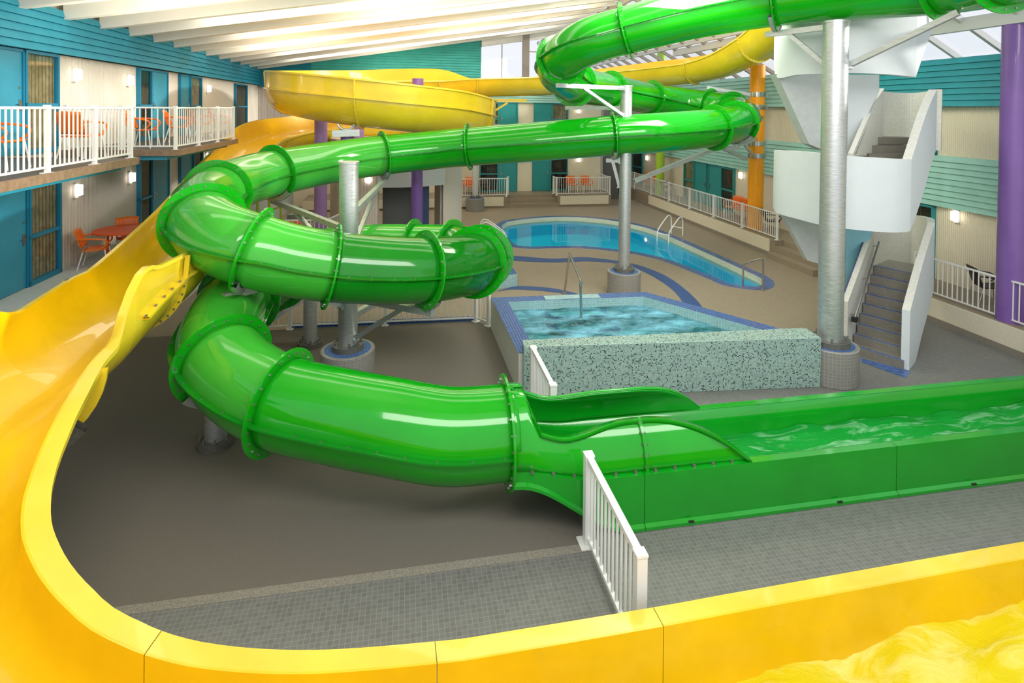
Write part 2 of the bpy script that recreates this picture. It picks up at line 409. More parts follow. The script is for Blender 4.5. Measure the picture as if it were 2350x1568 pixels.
def holed(outer, hole, z, name, mat):
    bm = bmesh.new(); es = []
    for poly in (outer, hole):
        vs = [bm.verts.new((p[0], p[1], z)) for p in poly]
        es += [bm.edges.new((vs[i - 1], vs[i])) for i in range(len(vs))]
    bmesh.ops.triangle_fill(bm, use_beauty=True, edges=es)
    for f in bm.faces:
        if f.normal.z < 0: f.normal_flip()
    me = bpy.data.meshes.new(name); bm.to_mesh(me); bm.free(); me.materials.append(mat)
    o = bpy.data.objects.new(name, me); COL.objects.link(o); return o
def R2(u, w): p = R(u, w); return (p.x, p.y)
struct(holed([R2(2.16, 9.6), R2(8.0, 9.6), R2(9.0, 10.7), R2(10.9, 11.8), R2(12.7, 13.5), R2(UR, 13.5), R2(UR, 38), R2(-7.6, 38), R2(-7.6, 13.75), R2(2.16, 13.75)], pool_out, 0, 'floor', TILEB), 'tiled pool deck coloured for warm light around the swimming pool', 'floor')
o = MB().prism([R2(-7.6, 6.24), R2(2.16, 6.24), R2(2.16, 13.75), R2(-7.6, 13.75)], -.2, 0).build('floor', DARKF); struct(o, 'dark speckled floor below the slides', 'floor')
o = MB().prism([R2(-8, 1), R2(UR, 1), R2(UR, 13.5), R2(12.7, 13.5), R2(10.9, 11.8), R2(9.0, 10.7), R2(8.0, 9.6), R2(2.16, 9.6), R2(2.16, 6.24), R2(-8, 6.24)], -.2, 0).build('floor', TILEG); struct(o, 'tiled floor greyed for cooler light in front of the hot tub and beside the slide run-outs', 'floor')
o = MB().prism([R2(-5, 6.24), R2(2.1, 6.24), R2(2.1, 6.36), R2(-5, 6.36)], 0, .004).build('trim_22', CURBS); struct(o, 'pale speckled strip between dark floor and greyed tiles', 'floor edge')
# pool
pool = thing('swimming_pool', 'kidney-shaped swimming pool with blue tiled edge and turquoise water', 'pool', tuple(atZ(1400, 540, 0)))
p1 = offset(pool_out, .30); p2 = offset(pool_out, .33)
mb = MB(); n = len(pool_out)
mb.grid([[(*p, .012) for p in pool_out + pool_out[:1]], [(*p, .012) for p in p1 + p1[:1]]], smooth=False)
mb.grid([[(*p, -.02) for p in pool_out + pool_out[:1]], [(*p, .012) for p in pool_out + pool_out[:1]]], smooth=False)
mb.build('tiled_edge', BLUE, pool)
MB().grid([[(*p, .012) for p in p1 + p1[:1]], [(*p, -.26) for p in p2 + p2[:1]]], smooth=False).build('tile_band', LTILE, pool)
mb = MB(); mb.grid([[(*p, -.26) for p in p2 + p2[:1]], [(*p, -.8) for p in p2 + p2[:1]]], smooth=False); mb.add([(*p, -.8) for p in p2], [list(range(n))]); mb.build('basin', AQUA, pool)
mb = MB(); mb.add([(*p, -.17) for p in p2], [list(range(n))]); tag(mb.build('water', POOLW, pool))
# blue stripes set in the deck
def zo2(x, y): return (1080 + x / 3.1333, 460 + y / 3.1333)
def stripe(top, bot, label):
    a = [atZ(*zo2(*p), .004) for p in top]; b_ = [atZ(*zo2(*p), .004) for p in bot]
    A = spline([tuple(p) for p in a], .4)[0]; B = spline([tuple(p) for p in b_], .4)[0]; K = 60
    def rs(L): return [L[min(len(L) - 1, int(i * (len(L) - 1) / K))] for i in range(K + 1)]
    A, B = rs(A), rs(B); mb = MB(); mb.grid([A, B], smooth=False)
    o = mb.build('trim_1', BLUES); struct(o, label, 'floor inlay')
stripe([(60,385),(250,395),(400,405),(600,420),(780,408),(900,415),(1090,440),(1240,475),(1400,540),(1520,620),(1620,710),(1672,775)],
       [(60,420),(250,430),(400,440),(600,447),(780,440),(900,440),(1080,460),(1240,510),(1380,590),(1470,660),(1530,740),(1560,800)], 'curving blue tile stripe in the deck between pool and hot tub')
stripe([(200,650),(270,630),(340,615),(500,622),(640,640),(770,672),(850,700)], [(200,655),(250,645),(300,640),(500,650),(680,672),(760,690),(790,715)], 'short blue tile stripe in the deck behind the hot tub')

# ------------------------------------------------------------------ walls
def lap(mb, a, b, z0, z1, nrm, n, mi=0, out=.03, depth=.1):
    """lapped horizontal siding between a and b (xy), boards n"""
    a = Vector((a[0], a[1], 0)); b = Vector((b[0], b[1], 0)); h = (z1 - z0) / n
    for i in range(n):
        zb, zt = z0 + i * h, z0 + (i + 1) * h
        mb.add([a + nrm * (out + .03) + EZ * (zb + .008), b + nrm * (out + .03) + EZ * (zb + .008), b + nrm * (out - .01) + EZ * zt, a + nrm * (out - .01) + EZ * zt], [(0, 1, 2, 3)], mi)
        mb.add([a + nrm * (out - .03) + EZ * (zb + .008), b + nrm * (out - .03) + EZ * (zb + .008), b + nrm * (out + .03) + EZ * (zb + .008), a + nrm * (out + .03) + EZ * (zb + .008)], [(0, 1, 2, 3)], mi)
    mb.box((a + b) / 2 + EZ * (z0 + z1) / 2 - nrm * (depth / 2 - out + .03), ((b - a) / 2, nrm * depth / 2, EZ * (z1 - z0) / 2), mi)
px_w0 = uw(atW(1102, 300, WF))[0]
struct(MB().rbox(UL - .2, UL, 4, WF, 0, 7.6).build('wall_left', STUCCO), 'ribbed white stucco wall of guest rooms on the left', 'wall')
struct(MB().rbox(UL, 10.8, WF, WF + .2, 0, 5.6).rbox(UL, px_w0, WF, WF + .2, 5.6, 9.4).build('wall_back', SMOOTHW), 'cream wall of guest rooms at the far end', 'wall')
struct(MB().rbox(UR, UR + .2, -6, 38, 0, 6.6).build('wall_right', STUCCOY), 'ribbed cream wall of guest rooms on the right', 'wall')
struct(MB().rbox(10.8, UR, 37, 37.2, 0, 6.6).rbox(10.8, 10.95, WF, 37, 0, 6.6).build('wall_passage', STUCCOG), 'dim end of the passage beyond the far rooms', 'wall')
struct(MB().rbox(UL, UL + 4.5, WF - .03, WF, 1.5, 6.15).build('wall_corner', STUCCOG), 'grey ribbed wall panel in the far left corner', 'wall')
# left fascia
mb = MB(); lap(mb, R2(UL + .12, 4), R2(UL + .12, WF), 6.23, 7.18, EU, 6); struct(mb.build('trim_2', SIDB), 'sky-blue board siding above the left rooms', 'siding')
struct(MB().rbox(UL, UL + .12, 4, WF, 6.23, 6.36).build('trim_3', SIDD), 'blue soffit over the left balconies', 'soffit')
def px_w(px, w, z=1.0): p = atW(px, 300, w); return uw(p)[0]
UE = px_w(1102, WF)
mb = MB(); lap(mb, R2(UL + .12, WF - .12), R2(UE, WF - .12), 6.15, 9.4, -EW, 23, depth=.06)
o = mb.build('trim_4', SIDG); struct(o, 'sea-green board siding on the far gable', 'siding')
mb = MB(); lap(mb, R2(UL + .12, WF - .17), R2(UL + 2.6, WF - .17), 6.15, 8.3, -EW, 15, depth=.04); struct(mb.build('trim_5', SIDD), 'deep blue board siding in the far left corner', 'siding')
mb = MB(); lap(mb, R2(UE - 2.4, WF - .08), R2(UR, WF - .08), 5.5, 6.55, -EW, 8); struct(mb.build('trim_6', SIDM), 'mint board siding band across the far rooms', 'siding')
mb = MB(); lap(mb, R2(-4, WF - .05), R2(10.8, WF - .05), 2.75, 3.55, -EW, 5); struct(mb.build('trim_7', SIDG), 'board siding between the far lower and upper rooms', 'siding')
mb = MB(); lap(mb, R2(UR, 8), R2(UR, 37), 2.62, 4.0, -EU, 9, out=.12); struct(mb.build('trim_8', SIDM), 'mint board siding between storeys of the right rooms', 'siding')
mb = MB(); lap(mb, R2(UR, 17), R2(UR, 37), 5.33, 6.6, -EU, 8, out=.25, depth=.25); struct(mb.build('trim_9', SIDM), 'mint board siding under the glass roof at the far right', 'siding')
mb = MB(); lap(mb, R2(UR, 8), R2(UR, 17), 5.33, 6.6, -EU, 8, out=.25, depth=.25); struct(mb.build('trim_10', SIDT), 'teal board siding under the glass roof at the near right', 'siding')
# left walkway & balcony floors
struct(MB().rbox(UL, -5.75, 4, WF, -.1, 1.5).build('floor', PLASTG), 'raised concrete walkway along the left rooms', 'walkway')
def balcony(w0, w1, label):
    t = thing('balcony', label, 'balcony', tuple(R(-6.2, (w0 + w1) / 2, 4.15)))
    MB().rbox(UL, -5.04, w0, w1, 4.05, 4.15).build('floor_slab', FLOORB, t)
    MB().rbox(-5.07, -5.02, w0, w1, 4.03, 4.165).rbox(UL, -5.02, w1 - .03 if w0 < 6 else w0 - .02, w1 + .02 if w0 < 6 else w0 + .03, 4.03, 4.165).build('edge_board', WOOD, t)
    return t
balcony(4, 11.9, 'near left balcony with brown edge board above the blue door')
balcony(13.75, 18.3, 'second left balcony with brown edge board above the slide')
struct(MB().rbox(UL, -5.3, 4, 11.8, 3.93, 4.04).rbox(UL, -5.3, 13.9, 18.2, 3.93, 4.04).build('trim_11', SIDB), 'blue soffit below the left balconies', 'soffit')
struct(MB().rbox(UL, UL + .9, 18.3, WF, 4.0, 4.15).build('trim_12', WOOD), 'narrow walkway slab beyond the second left balcony', 'slab')
# far platforms with steps
def px_w(px, w, z=1.0): p = atW(px, 300, w); return uw(p)[0]
ua, ub, uc, ud = px_w(1165, 28.9), px_w(1281, 28.9), px_w(1404, 28.9), px_w(1168, 28.9)
mb = MB(); mb.rbox(-5, ua, 28.9, WF, 0, .6); mb.rbox(ub, uc, 28.9, WF, 0, .6); mb.rbox(ua, ub, 29.5, WF, 0, .6)
mb.rbox(ua, ub, 29.2, 29.5, 0, .4); mb.rbox(ua, ub, 28.9, 29.2, 0, .2)
struct(mb.build('floor', TILEB), 'tiled terrace with three steps in front of the far doors', 'terrace')
mb = MB(); mb.rbox(-5, ua - .18, 28.85, 28.9, .12, .57); mb.rbox(ub + .15, uc - .15, 28.85, 28.9, .12, .57); struct(mb.build('trim_13', CURBW), 'cream stucco facing of the far terrace', 'facing')
# right walkway
UC = 12.8
mb = MB(); mb.rbox(UC, UR, 17.9, 37, 0, .6); mb.rbox(UC, UR, 8, 15.6, 0, .6); mb.rbox(UC + .3, UR, 15.6, 17.9, 0, .6); mb.rbox(UC - .02, UC + .3, 15.6, 17.9, 0, .4); mb.rbox(UC - .32, UC - .02, 15.6, 17.9, 0, .2)
struct(mb.build('floor', TILEB), 'raised tiled walkway along the right rooms', 'walkway')
mb = MB(); mb.rbox(UC - .05, UC, 18.2, 28.5, .14, .58); mb.rbox(UC - .05, UC, 8, 15.3, .14, .58); struct(mb.build('trim_14', CURBW), 'cream stucco facing of the right walkway', 'facing')
mb = MB(); mb.rbox(UC - .07, UC, 18.0, 30, 0, .14); mb.rbox(UC - .07, UC, 8, 15.5, 0, .14); struct(mb.build('baseboard_right', TILEK), 'grey tile skirting along the right walkway', 'skirting')
# solid dark box put in for the shade of the passage
struct(MB().rbox(10.95, 12.0, 31, 37, 0, 2.4).build('wall_passage_shade', DARK), 'dark box standing in for shade in the passage', 'wall')

# ------------------------------------------------------------------ ceiling and roof
def cz(u): return 7.02 + .16 * (u + 7.2)
mb = MB(); u0, u1 = UL - .2, 8.6
nb = 0
beams = []
w = 12.5 - 1.46 * 5
while w < WF:
    m2 = MB()
    a0, a1 = R(u0 + .35, w, cz(u0 + .35)), R(u1, w, cz(u1))
    for (hw, z0_, z1_) in ((.10, 0, .5),):
        vs = []
        for P in (a0, a1):
            vs += [P - EW * hw, P + EW * hw, P + EW * (hw + .28) + EZ * .52, P - EW * (hw + .06) + EZ * .52]
        m2.add(vs, [(0, 1, 5, 4), (1, 2, 6, 5), (2, 3, 7, 6), (3, 0, 4, 7), (3, 2, 1, 0), (4, 5, 6, 7)])
    o = struct(m2.build('trim_15', CEILW), 'white ceiling beam spanning from the left fascia', 'ceiling beam'); o['group'] = 'white ceiling beams'
    w += 1.46
mb = MB(); a0, a1, b0, b1 = R(u0, 3, cz(u0) + .5), R(u1, 3, cz(u1) + .5), R(u0, WF + 1, cz(u0) + .5), R(u1, WF + 1, cz(u1) + .5)
mb.add([a0, a1, b1, b0, a0 + EZ * .15, a1 + EZ * .15, b1 + EZ * .15, b0 + EZ * .15], [(0, 1, 2, 3), (7, 6, 5, 4), (0, 4, 5, 1), (1, 5, 6, 2), (2, 6, 7, 3), (3, 7, 4, 0)])
struct(mb.build('ceiling', CEILW), 'white sloping ceiling deck', 'ceiling')
# far gable glazing
win = MB().rbox(UE, 8.6, WF - .02, WF, 6.55, 10.3).build('window_1', GLASS); struct(win, 'tall clear glazing of the far gable', 'window')
mb = MB()
for px in (1150,): mb.rbox(px_w(px, WF) - .02, px_w(px, WF) + .02, WF - .06, WF + .02, 6.5, 10.2)
for uu in (6.3, 7.4, 8.4): mb.rbox(uu - .03, uu + .03, WF - .06, WF + .02, 6.5, 10.2)
mb.rbox(px_w(1205, WF), 8.6, WF - .06, WF + .02, 8.3, 8.35)
mb.build('mullion', BROWNP, win)
uu = px_w(1205, WF - .3); struct(MB().rbox(uu - .17, uu + .17, WF - .45, WF - .1, 6.5, 10.1).build('trim_16', BROWNP), 'grey-brown post in front of the far gable glazing', 'post')
# white eave strip above the far glazing
mb = MB(); P0, P1 = R(UE, WF - .3, cz(UE) - .3), R(8.6, WF - .3, cz(8.6) - .3)
mb.add([P0, P1, P1 + EZ * .5, P0 + EZ * .5, P0 + EW * .2, P1 + EW * .2, P1 + EW * .2 + EZ * .5, P0 + EW * .2 + EZ * .5], [(0, 1, 2, 3), (7, 6, 5, 4), (0, 4, 5, 1), (3, 2, 6, 7)])
struct(mb.build('trim_17', CEILW), 'white edge board above the far glazing', 'trim')
# glass roof on the right
def gz(u): return 6.6 + .55 * (UR - u)
win = MB().add([R(UR, 4, gz(UR)), R(8.6, 4, gz(8.6)), R(8.6, WF + 7, gz(8.6)), R(UR, WF + 7, gz(UR))] + [R(UR, 4, gz(UR) + .02), R(8.6, 4, gz(8.6) + .02), R(8.6, WF + 7, gz(8.6) + .02), R(UR, WF + 7, gz(UR) + .02)], [(0, 1, 2, 3), (7, 6, 5, 4), (0, 4, 5, 1), (1, 5, 6, 2), (2, 6, 7, 3), (3, 7, 4, 0)]).build('window_2', GLASS)
struct(win, 'sloping glass roof above the right rooms', 'glass roof')
w = 5.0; mb = MB()
while w < WF + 7:
    mb = MB().bar(R(UR, w, gz(UR) - .06), R(8.6, w, gz(8.6) - .06), .09, .14); mb.build('mullion', BROWNP if w > 18 else GREYBEAM, win); w += 1.25
for uu in (UR - .05, 11.6, 8.7):
    MB().bar(R(uu, 4, gz(uu) - .1), R(uu, WF + 7, gz(uu) - .1), .12, .18).build('purlin', GREYBEAM, win)
mb = MB().bar(R(12.9, 6, 7.25), R(12.9, 24, 7.25), .18, .3).bar(R(11.9, 6, 7.75), R(11.9, 24, 7.75), .16, .28); struct(mb.build('trim_18', GREYBEAM), 'grey steel beams below the near glass roof', 'beam')

# ------------------------------------------------------------------ doors and windows
cnt = {'door': 0, 'window': 2}
def unit(org, d, nrm, s0, s1, z0, z1, kind, FM, DM, label, handle_side=1, cm=None):
    """org: point on the wall plane; d along wall; nrm into the room"""
    c = lambda s, z, o: org + d * s + EZ * z + nrm * o
    cnt[kind] += 1
    nm = f'{kind}_{cnt[kind]}'
    if s1 < s0: s0, s1 = s1, s0
    if kind == 'door':
        mb = MB()
        for (a, b_, za, zb) in ((s0, s0 + .05, z0, z1), (s1 - .05, s1, z0, z1), (s0, s1, z1 - .05, z1)):
            mb.box(c((a + b_) / 2, (za + zb) / 2, .04), (d * (b_ - a) / 2, nrm * .05, EZ * (zb - za) / 2))
        o = mb.build(nm, FM)
        MB().box(c((s0 + s1) / 2, (z0 + z1 - .05) / 2 + .008, .03), (d * (s1 - s0 - .1) / 2, nrm * .03, EZ * (z1 - z0 - .066) / 2)).build('door_leaf', DM, o)
        hs = s1 - .13 if handle_side > 0 else s0 + .13
        hm = MB().box(c(hs, z0 + .98, .075), (d * .025, nrm * .012, EZ * .11)); hm.bar(c(hs, z0 + 1.0, .11), c(hs - .11 * handle_side, z0 + 1.0, .11), .02); hm.bar(c(hs, z0 + 1.0, .08), c(hs, z0 + 1.0, .12), .02)
        hm.box(c(hs, z0 + 1.32, .07), (d * .02, nrm * .01, EZ * .02)); hm.build('door_handle', STEEL, o)
    else:
        mb = MB(); f_ = .06
        rails = [(s0, s0 + f_, z0, z1), (s1 - f_, s1, z0, z1), (s0, s1, z1 - f_, z1), (s0, s1, z0, z0 + f_ * 1.6), (s0, s1, z0 + .95, z0 + 1.02)]
        for (a, b_, za, zb) in rails:
            mb.box(c((a + b_) / 2, (za + zb) / 2, .05), (d * (b_ - a) / 2, nrm * .06, EZ * (zb - za) / 2))
        o = mb.build(nm, FM)
        MB().box(c((s0 + s1) / 2, (z0 + z1) / 2, .06), (d * ((s1 - s0) / 2 - f_ * .7), nrm * .003, EZ * ((z1 - z0) / 2 - f_ * .7))).build('window_pane', DGLASS if cm is CURTD else GLASS, o)
        MB().box(c((s0 + s1) / 2, (z0 + z1) / 2, .015), (d * ((s1 - s0) / 2 - .02), nrm * .005, EZ * ((z1 - z0) / 2 - .02))).build('curtain', cm or CURT, o)
    return struct(o, label, kind)
# left wall: positions from the photograph's columns along the wall
def lw(px): return uw(atU(px, 300, UL))[1]
L0 = R(UL, 0); 
def LU(p0, p1, z0, z1, kind, label, cm=None, DM=TEALD, hs=1): unit(L0, EW, EU, lw(p0), lw(p1), z0, z1, kind, FRAMEB, DM, label, hs, cm)
LU(-70, 54, 1.5, 3.55, 'door', 'blue lower door at the left edge of the photo', hs=1)
LU(54, 129, 1.5, 3.62, 'window', 'lower window with curtain beside the nearest blue door', CURT)
LU(313, 343, 1.5, 3.6, 'window', 'lower window behind the far side of the orange table', CURTD)
LU(343, 383, 1.5, 3.6, 'door', 'blue lower door beyond the orange table', hs=-1)
LU(409, 438, 1.5, 3.6, 'door', 'lower blue door partly hidden below the second balcony')
LU(438, 460, 1.5, 3.6, 'window', 'narrow lower window below the second balcony', CURTD)
LU(-50, 46, 4.15, 6.22, 'door', 'blue upper door at the left edge with white balcony in front')
LU(46, 125, 4.15, 6.22, 'window', 'upper window with gold curtain on the near left balcony', CURT)
LU(312, 342, 4.15, 6.2, 'window', 'upper window at the start of the second left balcony', CURTD)
LU(342, 380, 4.15, 6.2, 'door', 'upper blue door behind the first chair of the second balcony', hs=-1)
LU(408, 431, 4.15, 6.2, 'door', 'upper blue door in the middle of the second left balcony')
LU(431, 457, 4.15, 6.2, 'window', 'upper window in the middle of the second left balcony', CURT)
LU(536, 563, 4.15, 6.15, 'window', 'dark upper window at the end of the second left balcony', CURTD)
def fw(px): return px_w(px, WF)
F0 = R(0, WF)
def FU(p0, p1, z0, z1, kind, label, cm=None, hs=1): unit(F0, EU, -EW, fw(p0), fw(p1), z0, z1, kind, FRAMEG, TEALG, label, hs, cm)
FU(1101, 1144, .6, 2.7, 'window', 'lower far window left of the two teal doors', CURTD)
FU(1144, 1188, .6, 2.7, 'door', 'left of the two lower teal doors on the far terrace', hs=-1)
FU(1222, 1263, .6, 2.7, 'door', 'right of the two lower teal doors on the far terrace', hs=1)
FU(1263, 1303, .6, 2.7, 'window', 'lower far window right of the two teal doors', CURTD)
FU(1101, 1144, 3.6, 5.5, 'window', 'upper far window left of the upper teal doors', CURT)
FU(1144, 1188, 3.6, 5.5, 'door', 'left upper teal door of the far wall', hs=-1)
FU(1224, 1265, 3.6, 5.5, 'door', 'right upper teal door of the far wall', hs=1)
FU(1265, 1303, 3.6, 5.5, 'window', 'upper far window right of the upper teal doors', CURT)
def rw(px): return uw(atU(px, 300, UR))[1]
R0 = R(UR, 0)
def RU(p0, p1, z0, z1, kind, label, cm=None, hs=1): unit(R0, EW, -EU, rw(p0), rw(p1), z0, z1, kind, FRAMEG, TEALG, label, hs, cm)
RU(1574, 1598, .6, 2.6, 'window', 'lower window on the right wall left of the paired doors', CURT)
RU(1598, 1626, .6, 2.6, 'door', 'left one of the paired teal doors on the right wall', hs=-1)
RU(1630, 1660, .6, 2.6, 'door', 'right one of the paired teal doors on the right wall', hs=1)
RU(1660, 1690, .6, 2.6, 'window', 'lower window on the right wall right of the paired doors', CURTD)
RU(2095, 2153, .6, 2.6, 'window', 'dark lower window behind the stair tower', CURTD)
RU(1455, 1478, .6, 2.6, 'window', 'farthest dark window on the right wall', CURTD)
RU(2120, 2153, 4.0, 5.3, 'window', 'upper window behind the stair tower', CURT)

# wall sconces
def sconce(P, nrm, d, label):
    t = thing('wall_sconce', label, 'wall light', tuple(P), 'square wall sconces')
    MB().box(P + nrm * .03, (d * .07, nrm * .03, EZ * .16)).build('backplate', WHITE, t)
    MB().box(P + nrm * .10 + EZ * .01, (d * .09, nrm * .045, EZ * .12)).build('lamp_shade', LAMP, t, bevel=.01)
    return t
SL = [(170, 438, 'lower sconce on the left wall near the window'), (295, 408, 'lower sconce on the left wall above the orange table'),
      (168, 172, 'upper sconce on the left wall nearest the window'), (292, 185, 'upper sconce on the left wall beside the second unit'),
      (474, 204, 'upper sconce on the left wall beyond the middle window'), (472, 360, 'lower sconce on the left wall just above the yellow slide')]
for x, y, l in SL: sconce(atU(x, y, UL), EU, EW, l)
for x, y, l in [(1327, 254, 'upper sconce on the far wall right of the doors'), (1327, 366, 'lower sconce on the far wall above two orange chairs')]: sconce(atW(x, y, WF), -EW, EU, l)
for x, y, l in [(1704, 403, 'sconce on the right wall beside the orange column'), (1488, 363, 'farthest sconce on the right wall'), (2198, 497, 'sconce on the right wall above the dark chair')]: sconce(atU(x, y, UR), -EU, EW, l)
# small sign beside the lime column
P = atU(1560, 379, UR); MBs = MB().box(P - EU * .02, (EW * .22, EU * .01, EZ * .1)); o = MBs.build('wall_sign', WHITE, origin=P); tag(o, 'small white wall sign beside the lime column', 'sign')
MB().box(P - EU * .032 + EZ * .03, (EW * .16, EU * .003, EZ * .012)).box(P - EU * .032 - EZ * .02, (EW * .05, EU * .003, EZ * .03)).box(P - EU * .032 - EZ * .03 + EW * .11, (EW * .03, EU * .003, EZ * .02)).build('sign_marking', BLACK, o)

# ------------------------------------------------------------------ green tube slide
RT, RFL = .55, .685
def G(px, py, Y, f=0): p = atY(px, py, Y); return (p.x, p.y, p.z, f)
endp = R(1.28, 7.17, .97)
GP = [G(2450,-105,7.8), G(2310,-72,8.7,1), G(2165,-42,9.8,1), G(1960,-20,11.0), G(1782,-1,11.9,1), G(1600,30,12.7), G(1437,70,13.3,1), G(1345,98,13.6),
      G(1290,136,14.4,1), G(1284,168,15.5), G(1318,193,16.8,1), G(1360,202,18.2), G(1400,208,19.3,1), G(1494,226,21,1), G(1570,237,21.3), G(1628,245,20.8,1),
      G(1678,254,19.9,1), G(1703,268,18.7,0), G(1690,282,17.5,1), G(1638,293,16.6,1), G(1530,303,16.0), G(1408,311,15.9,1), G(1250,324,16.1), G(1076,337,16.4,1),
      G(980,346,16.4), G(880,356,16.0,1), G(760,373,15.1), G(630,397,13.6,1), G(560,416,12.6), G(500,443,11.5,1), G(462,480,10.3), G(468,512,9.4,1), G(512,548,8.9), G(580,573,8.8,1),
      G(660,595,8.95), G(760,611,9.2,1), G(870,619,9.5), G(975,619,9.9,1), G(1045,612,10.4), G(1086,603,11.0,1), G(1103,592,11.7,1), G(1085,581,12.3), G(1038,574,12.7,1), G(950,571,13,1),
      G(860,571,13.1), G(760,580,12.7), G(685,602,11.9), G(636,630,11.0,1), G(590,655,10.3), G(548,688,9.6,1), G(516,735,8.9), G(500,785,8.35), G(512,826,8.0,1), G(560,876,7.65), G(645,922,7.4,1), G(770,952,7.25),
      G(900,977,7.15), G(1030,998,7.13), (*endp, 1)]
pts, idx = spline([list(p[:3]) for p in GP], .1)
fr = frames(pts); fr[-1] = (fr[-1][0], EU.copy(), -EW, EZ.copy())
gs = thing('water_slide', 'green enclosed tube slide winding across the hall into an open trough', 'water slide', tuple(R(1.3, 7.17, 0)))
fl = [idx[i] for i, p in enumerate(GP) if p[3]]
secs = [0] + fl
def tubesec(a, b, mat, nm='tube_section'):
    K = 40; rows = []
    for i in range(a, b + 1):
        c, t, s, u = fr[i]; rows.append([c + (s * math.cos(2 * PI * k / K) + u * math.sin(2 * PI * k / K)) * RT for k in range(K)])
    mb = MB(); mb.grid(rows, closeu=True)
    return mb.build(nm, mat, gs, thick=.02)
def seam(a, b, par):
    for sg in (1, -1):
        mb = MB(); rows = []
        for i in range(a, b + 1):
            c, t, s, u = fr[i]; q = c + s * sg * RT
            rows.append([q + u * .012, q + s * sg * .085 + u * .012, q + s * sg * .085 - u * .012, q - u * .012])
        mb.grid(rows, smooth=False)
        k = a + 2
        while k < b - 1:
            c, t, s, u = fr[k]; q = c + s * sg * (RT + .05)
            mb.box(q, (t * .009, s * .009, u * .024), 1); k += 3
        mb.build('seam_flange', [GREEND, BOLT], par)
mats = []
nS = len(secs) - 1
for j in range(nS):
    a, b_ = secs[j], secs[j + 1]
    mid = Vector(pts[(a + b_) // 2][:3]); k = j
    mat = GREEN
    c0 = fl.index(b_) if b_ in fl else 0
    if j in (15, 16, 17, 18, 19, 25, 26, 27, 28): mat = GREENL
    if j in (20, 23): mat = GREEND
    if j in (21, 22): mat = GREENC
    mats.append((j, c0, mat))
print('green sections', nS)
for j, c0, mat in mats:
    a, b_ = secs[j], secs[j + 1]
    # which sections: light green left of the loop, clear acrylic at the right bend
    x = (Vector(pts[(a + b_) // 2][:3]))
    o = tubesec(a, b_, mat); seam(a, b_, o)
def ring(c, t, s, u, r0_=RT - .01, r1_=RFL, th=.03, nb=22):
    K = 48; mb = MB(); rows = []
    for (rr, oo) in ((r0_, -th / 2), (r1_, -th / 2), (r1_, th / 2), (r0_, th / 2), (r0_, -th / 2)):
        rows.append([c + (s * math.cos(2 * PI * k / K) + u * math.sin(2 * PI * k / K)) * rr + t * oo for k in range(K)])
    mb.grid(rows, closeu=True, smooth=False)
    for k in range(nb):
        a = 2 * PI * (k + .5) / nb; d = s * math.cos(a) + u * math.sin(a); q = c + d * (r0_ + r1_) / 2 + d * .008
        mb.box(q, (t * .032, d * .008, d.cross(t) * .008), 1); mb.box(q, (t * .022, d * .013, d.cross(t) * .013), 1)
    return mb
for i in fl:
    ring(*fr[i]).build('joint_flange', [GREEN, BOLT], gs)
# trough with transition from tube
W0, W1, WC = 6.54, 7.81, 7.175
def tz0(u):        # underside height
    t = min(1, max(0, (u - 1.28) / 1.6)); t = t * t * (3 - 2 * t); return .42 * (1 - t) + .03
def trw(u):        # half width
    t = min(1, max(0, (u - 1.28) / 1.3)); return RT * (1 - t) + .6 * t
def ease(a, b, x): t = min(1, max(0, (x - a) / (b - a))); return t * t * (3 - 2 * t)
us = [1.28 + .1 * i for i in range(16)] + [2.9 + .3 * i for i in range(40)]
def bend(u): return ease(10.9, 13.5, u) * .9
RIM = .67
def rimz(u): return .80 * (1 - ease(1.28, 2.3, u)) + RIM * ease(1.28, 2.3, u)
mb = MB()
rows_in = []; rows_out = []
for u in us:
    hw = trw(u); zb = tz0(u); e = 1 - .55 * ease(1.3, 2.8, u); rim = rimz(u); dp = rim - zb
    rim += .3 * ease(11.6, 14, u); dp = rim - zb
    row = []
    for k in range(25):
        a = PI * k / 24; ca, sa = math.cos(a), math.sin(a)
        row.append(R(u, WC + bend(u) - hw * math.copysign(abs(ca) ** e, ca), rim - dp * sa ** e))
    rows_in.append(row)
tr = MB().grid(rows_in, smooth=True).build('trough', GREENT, gs, thick=.02)
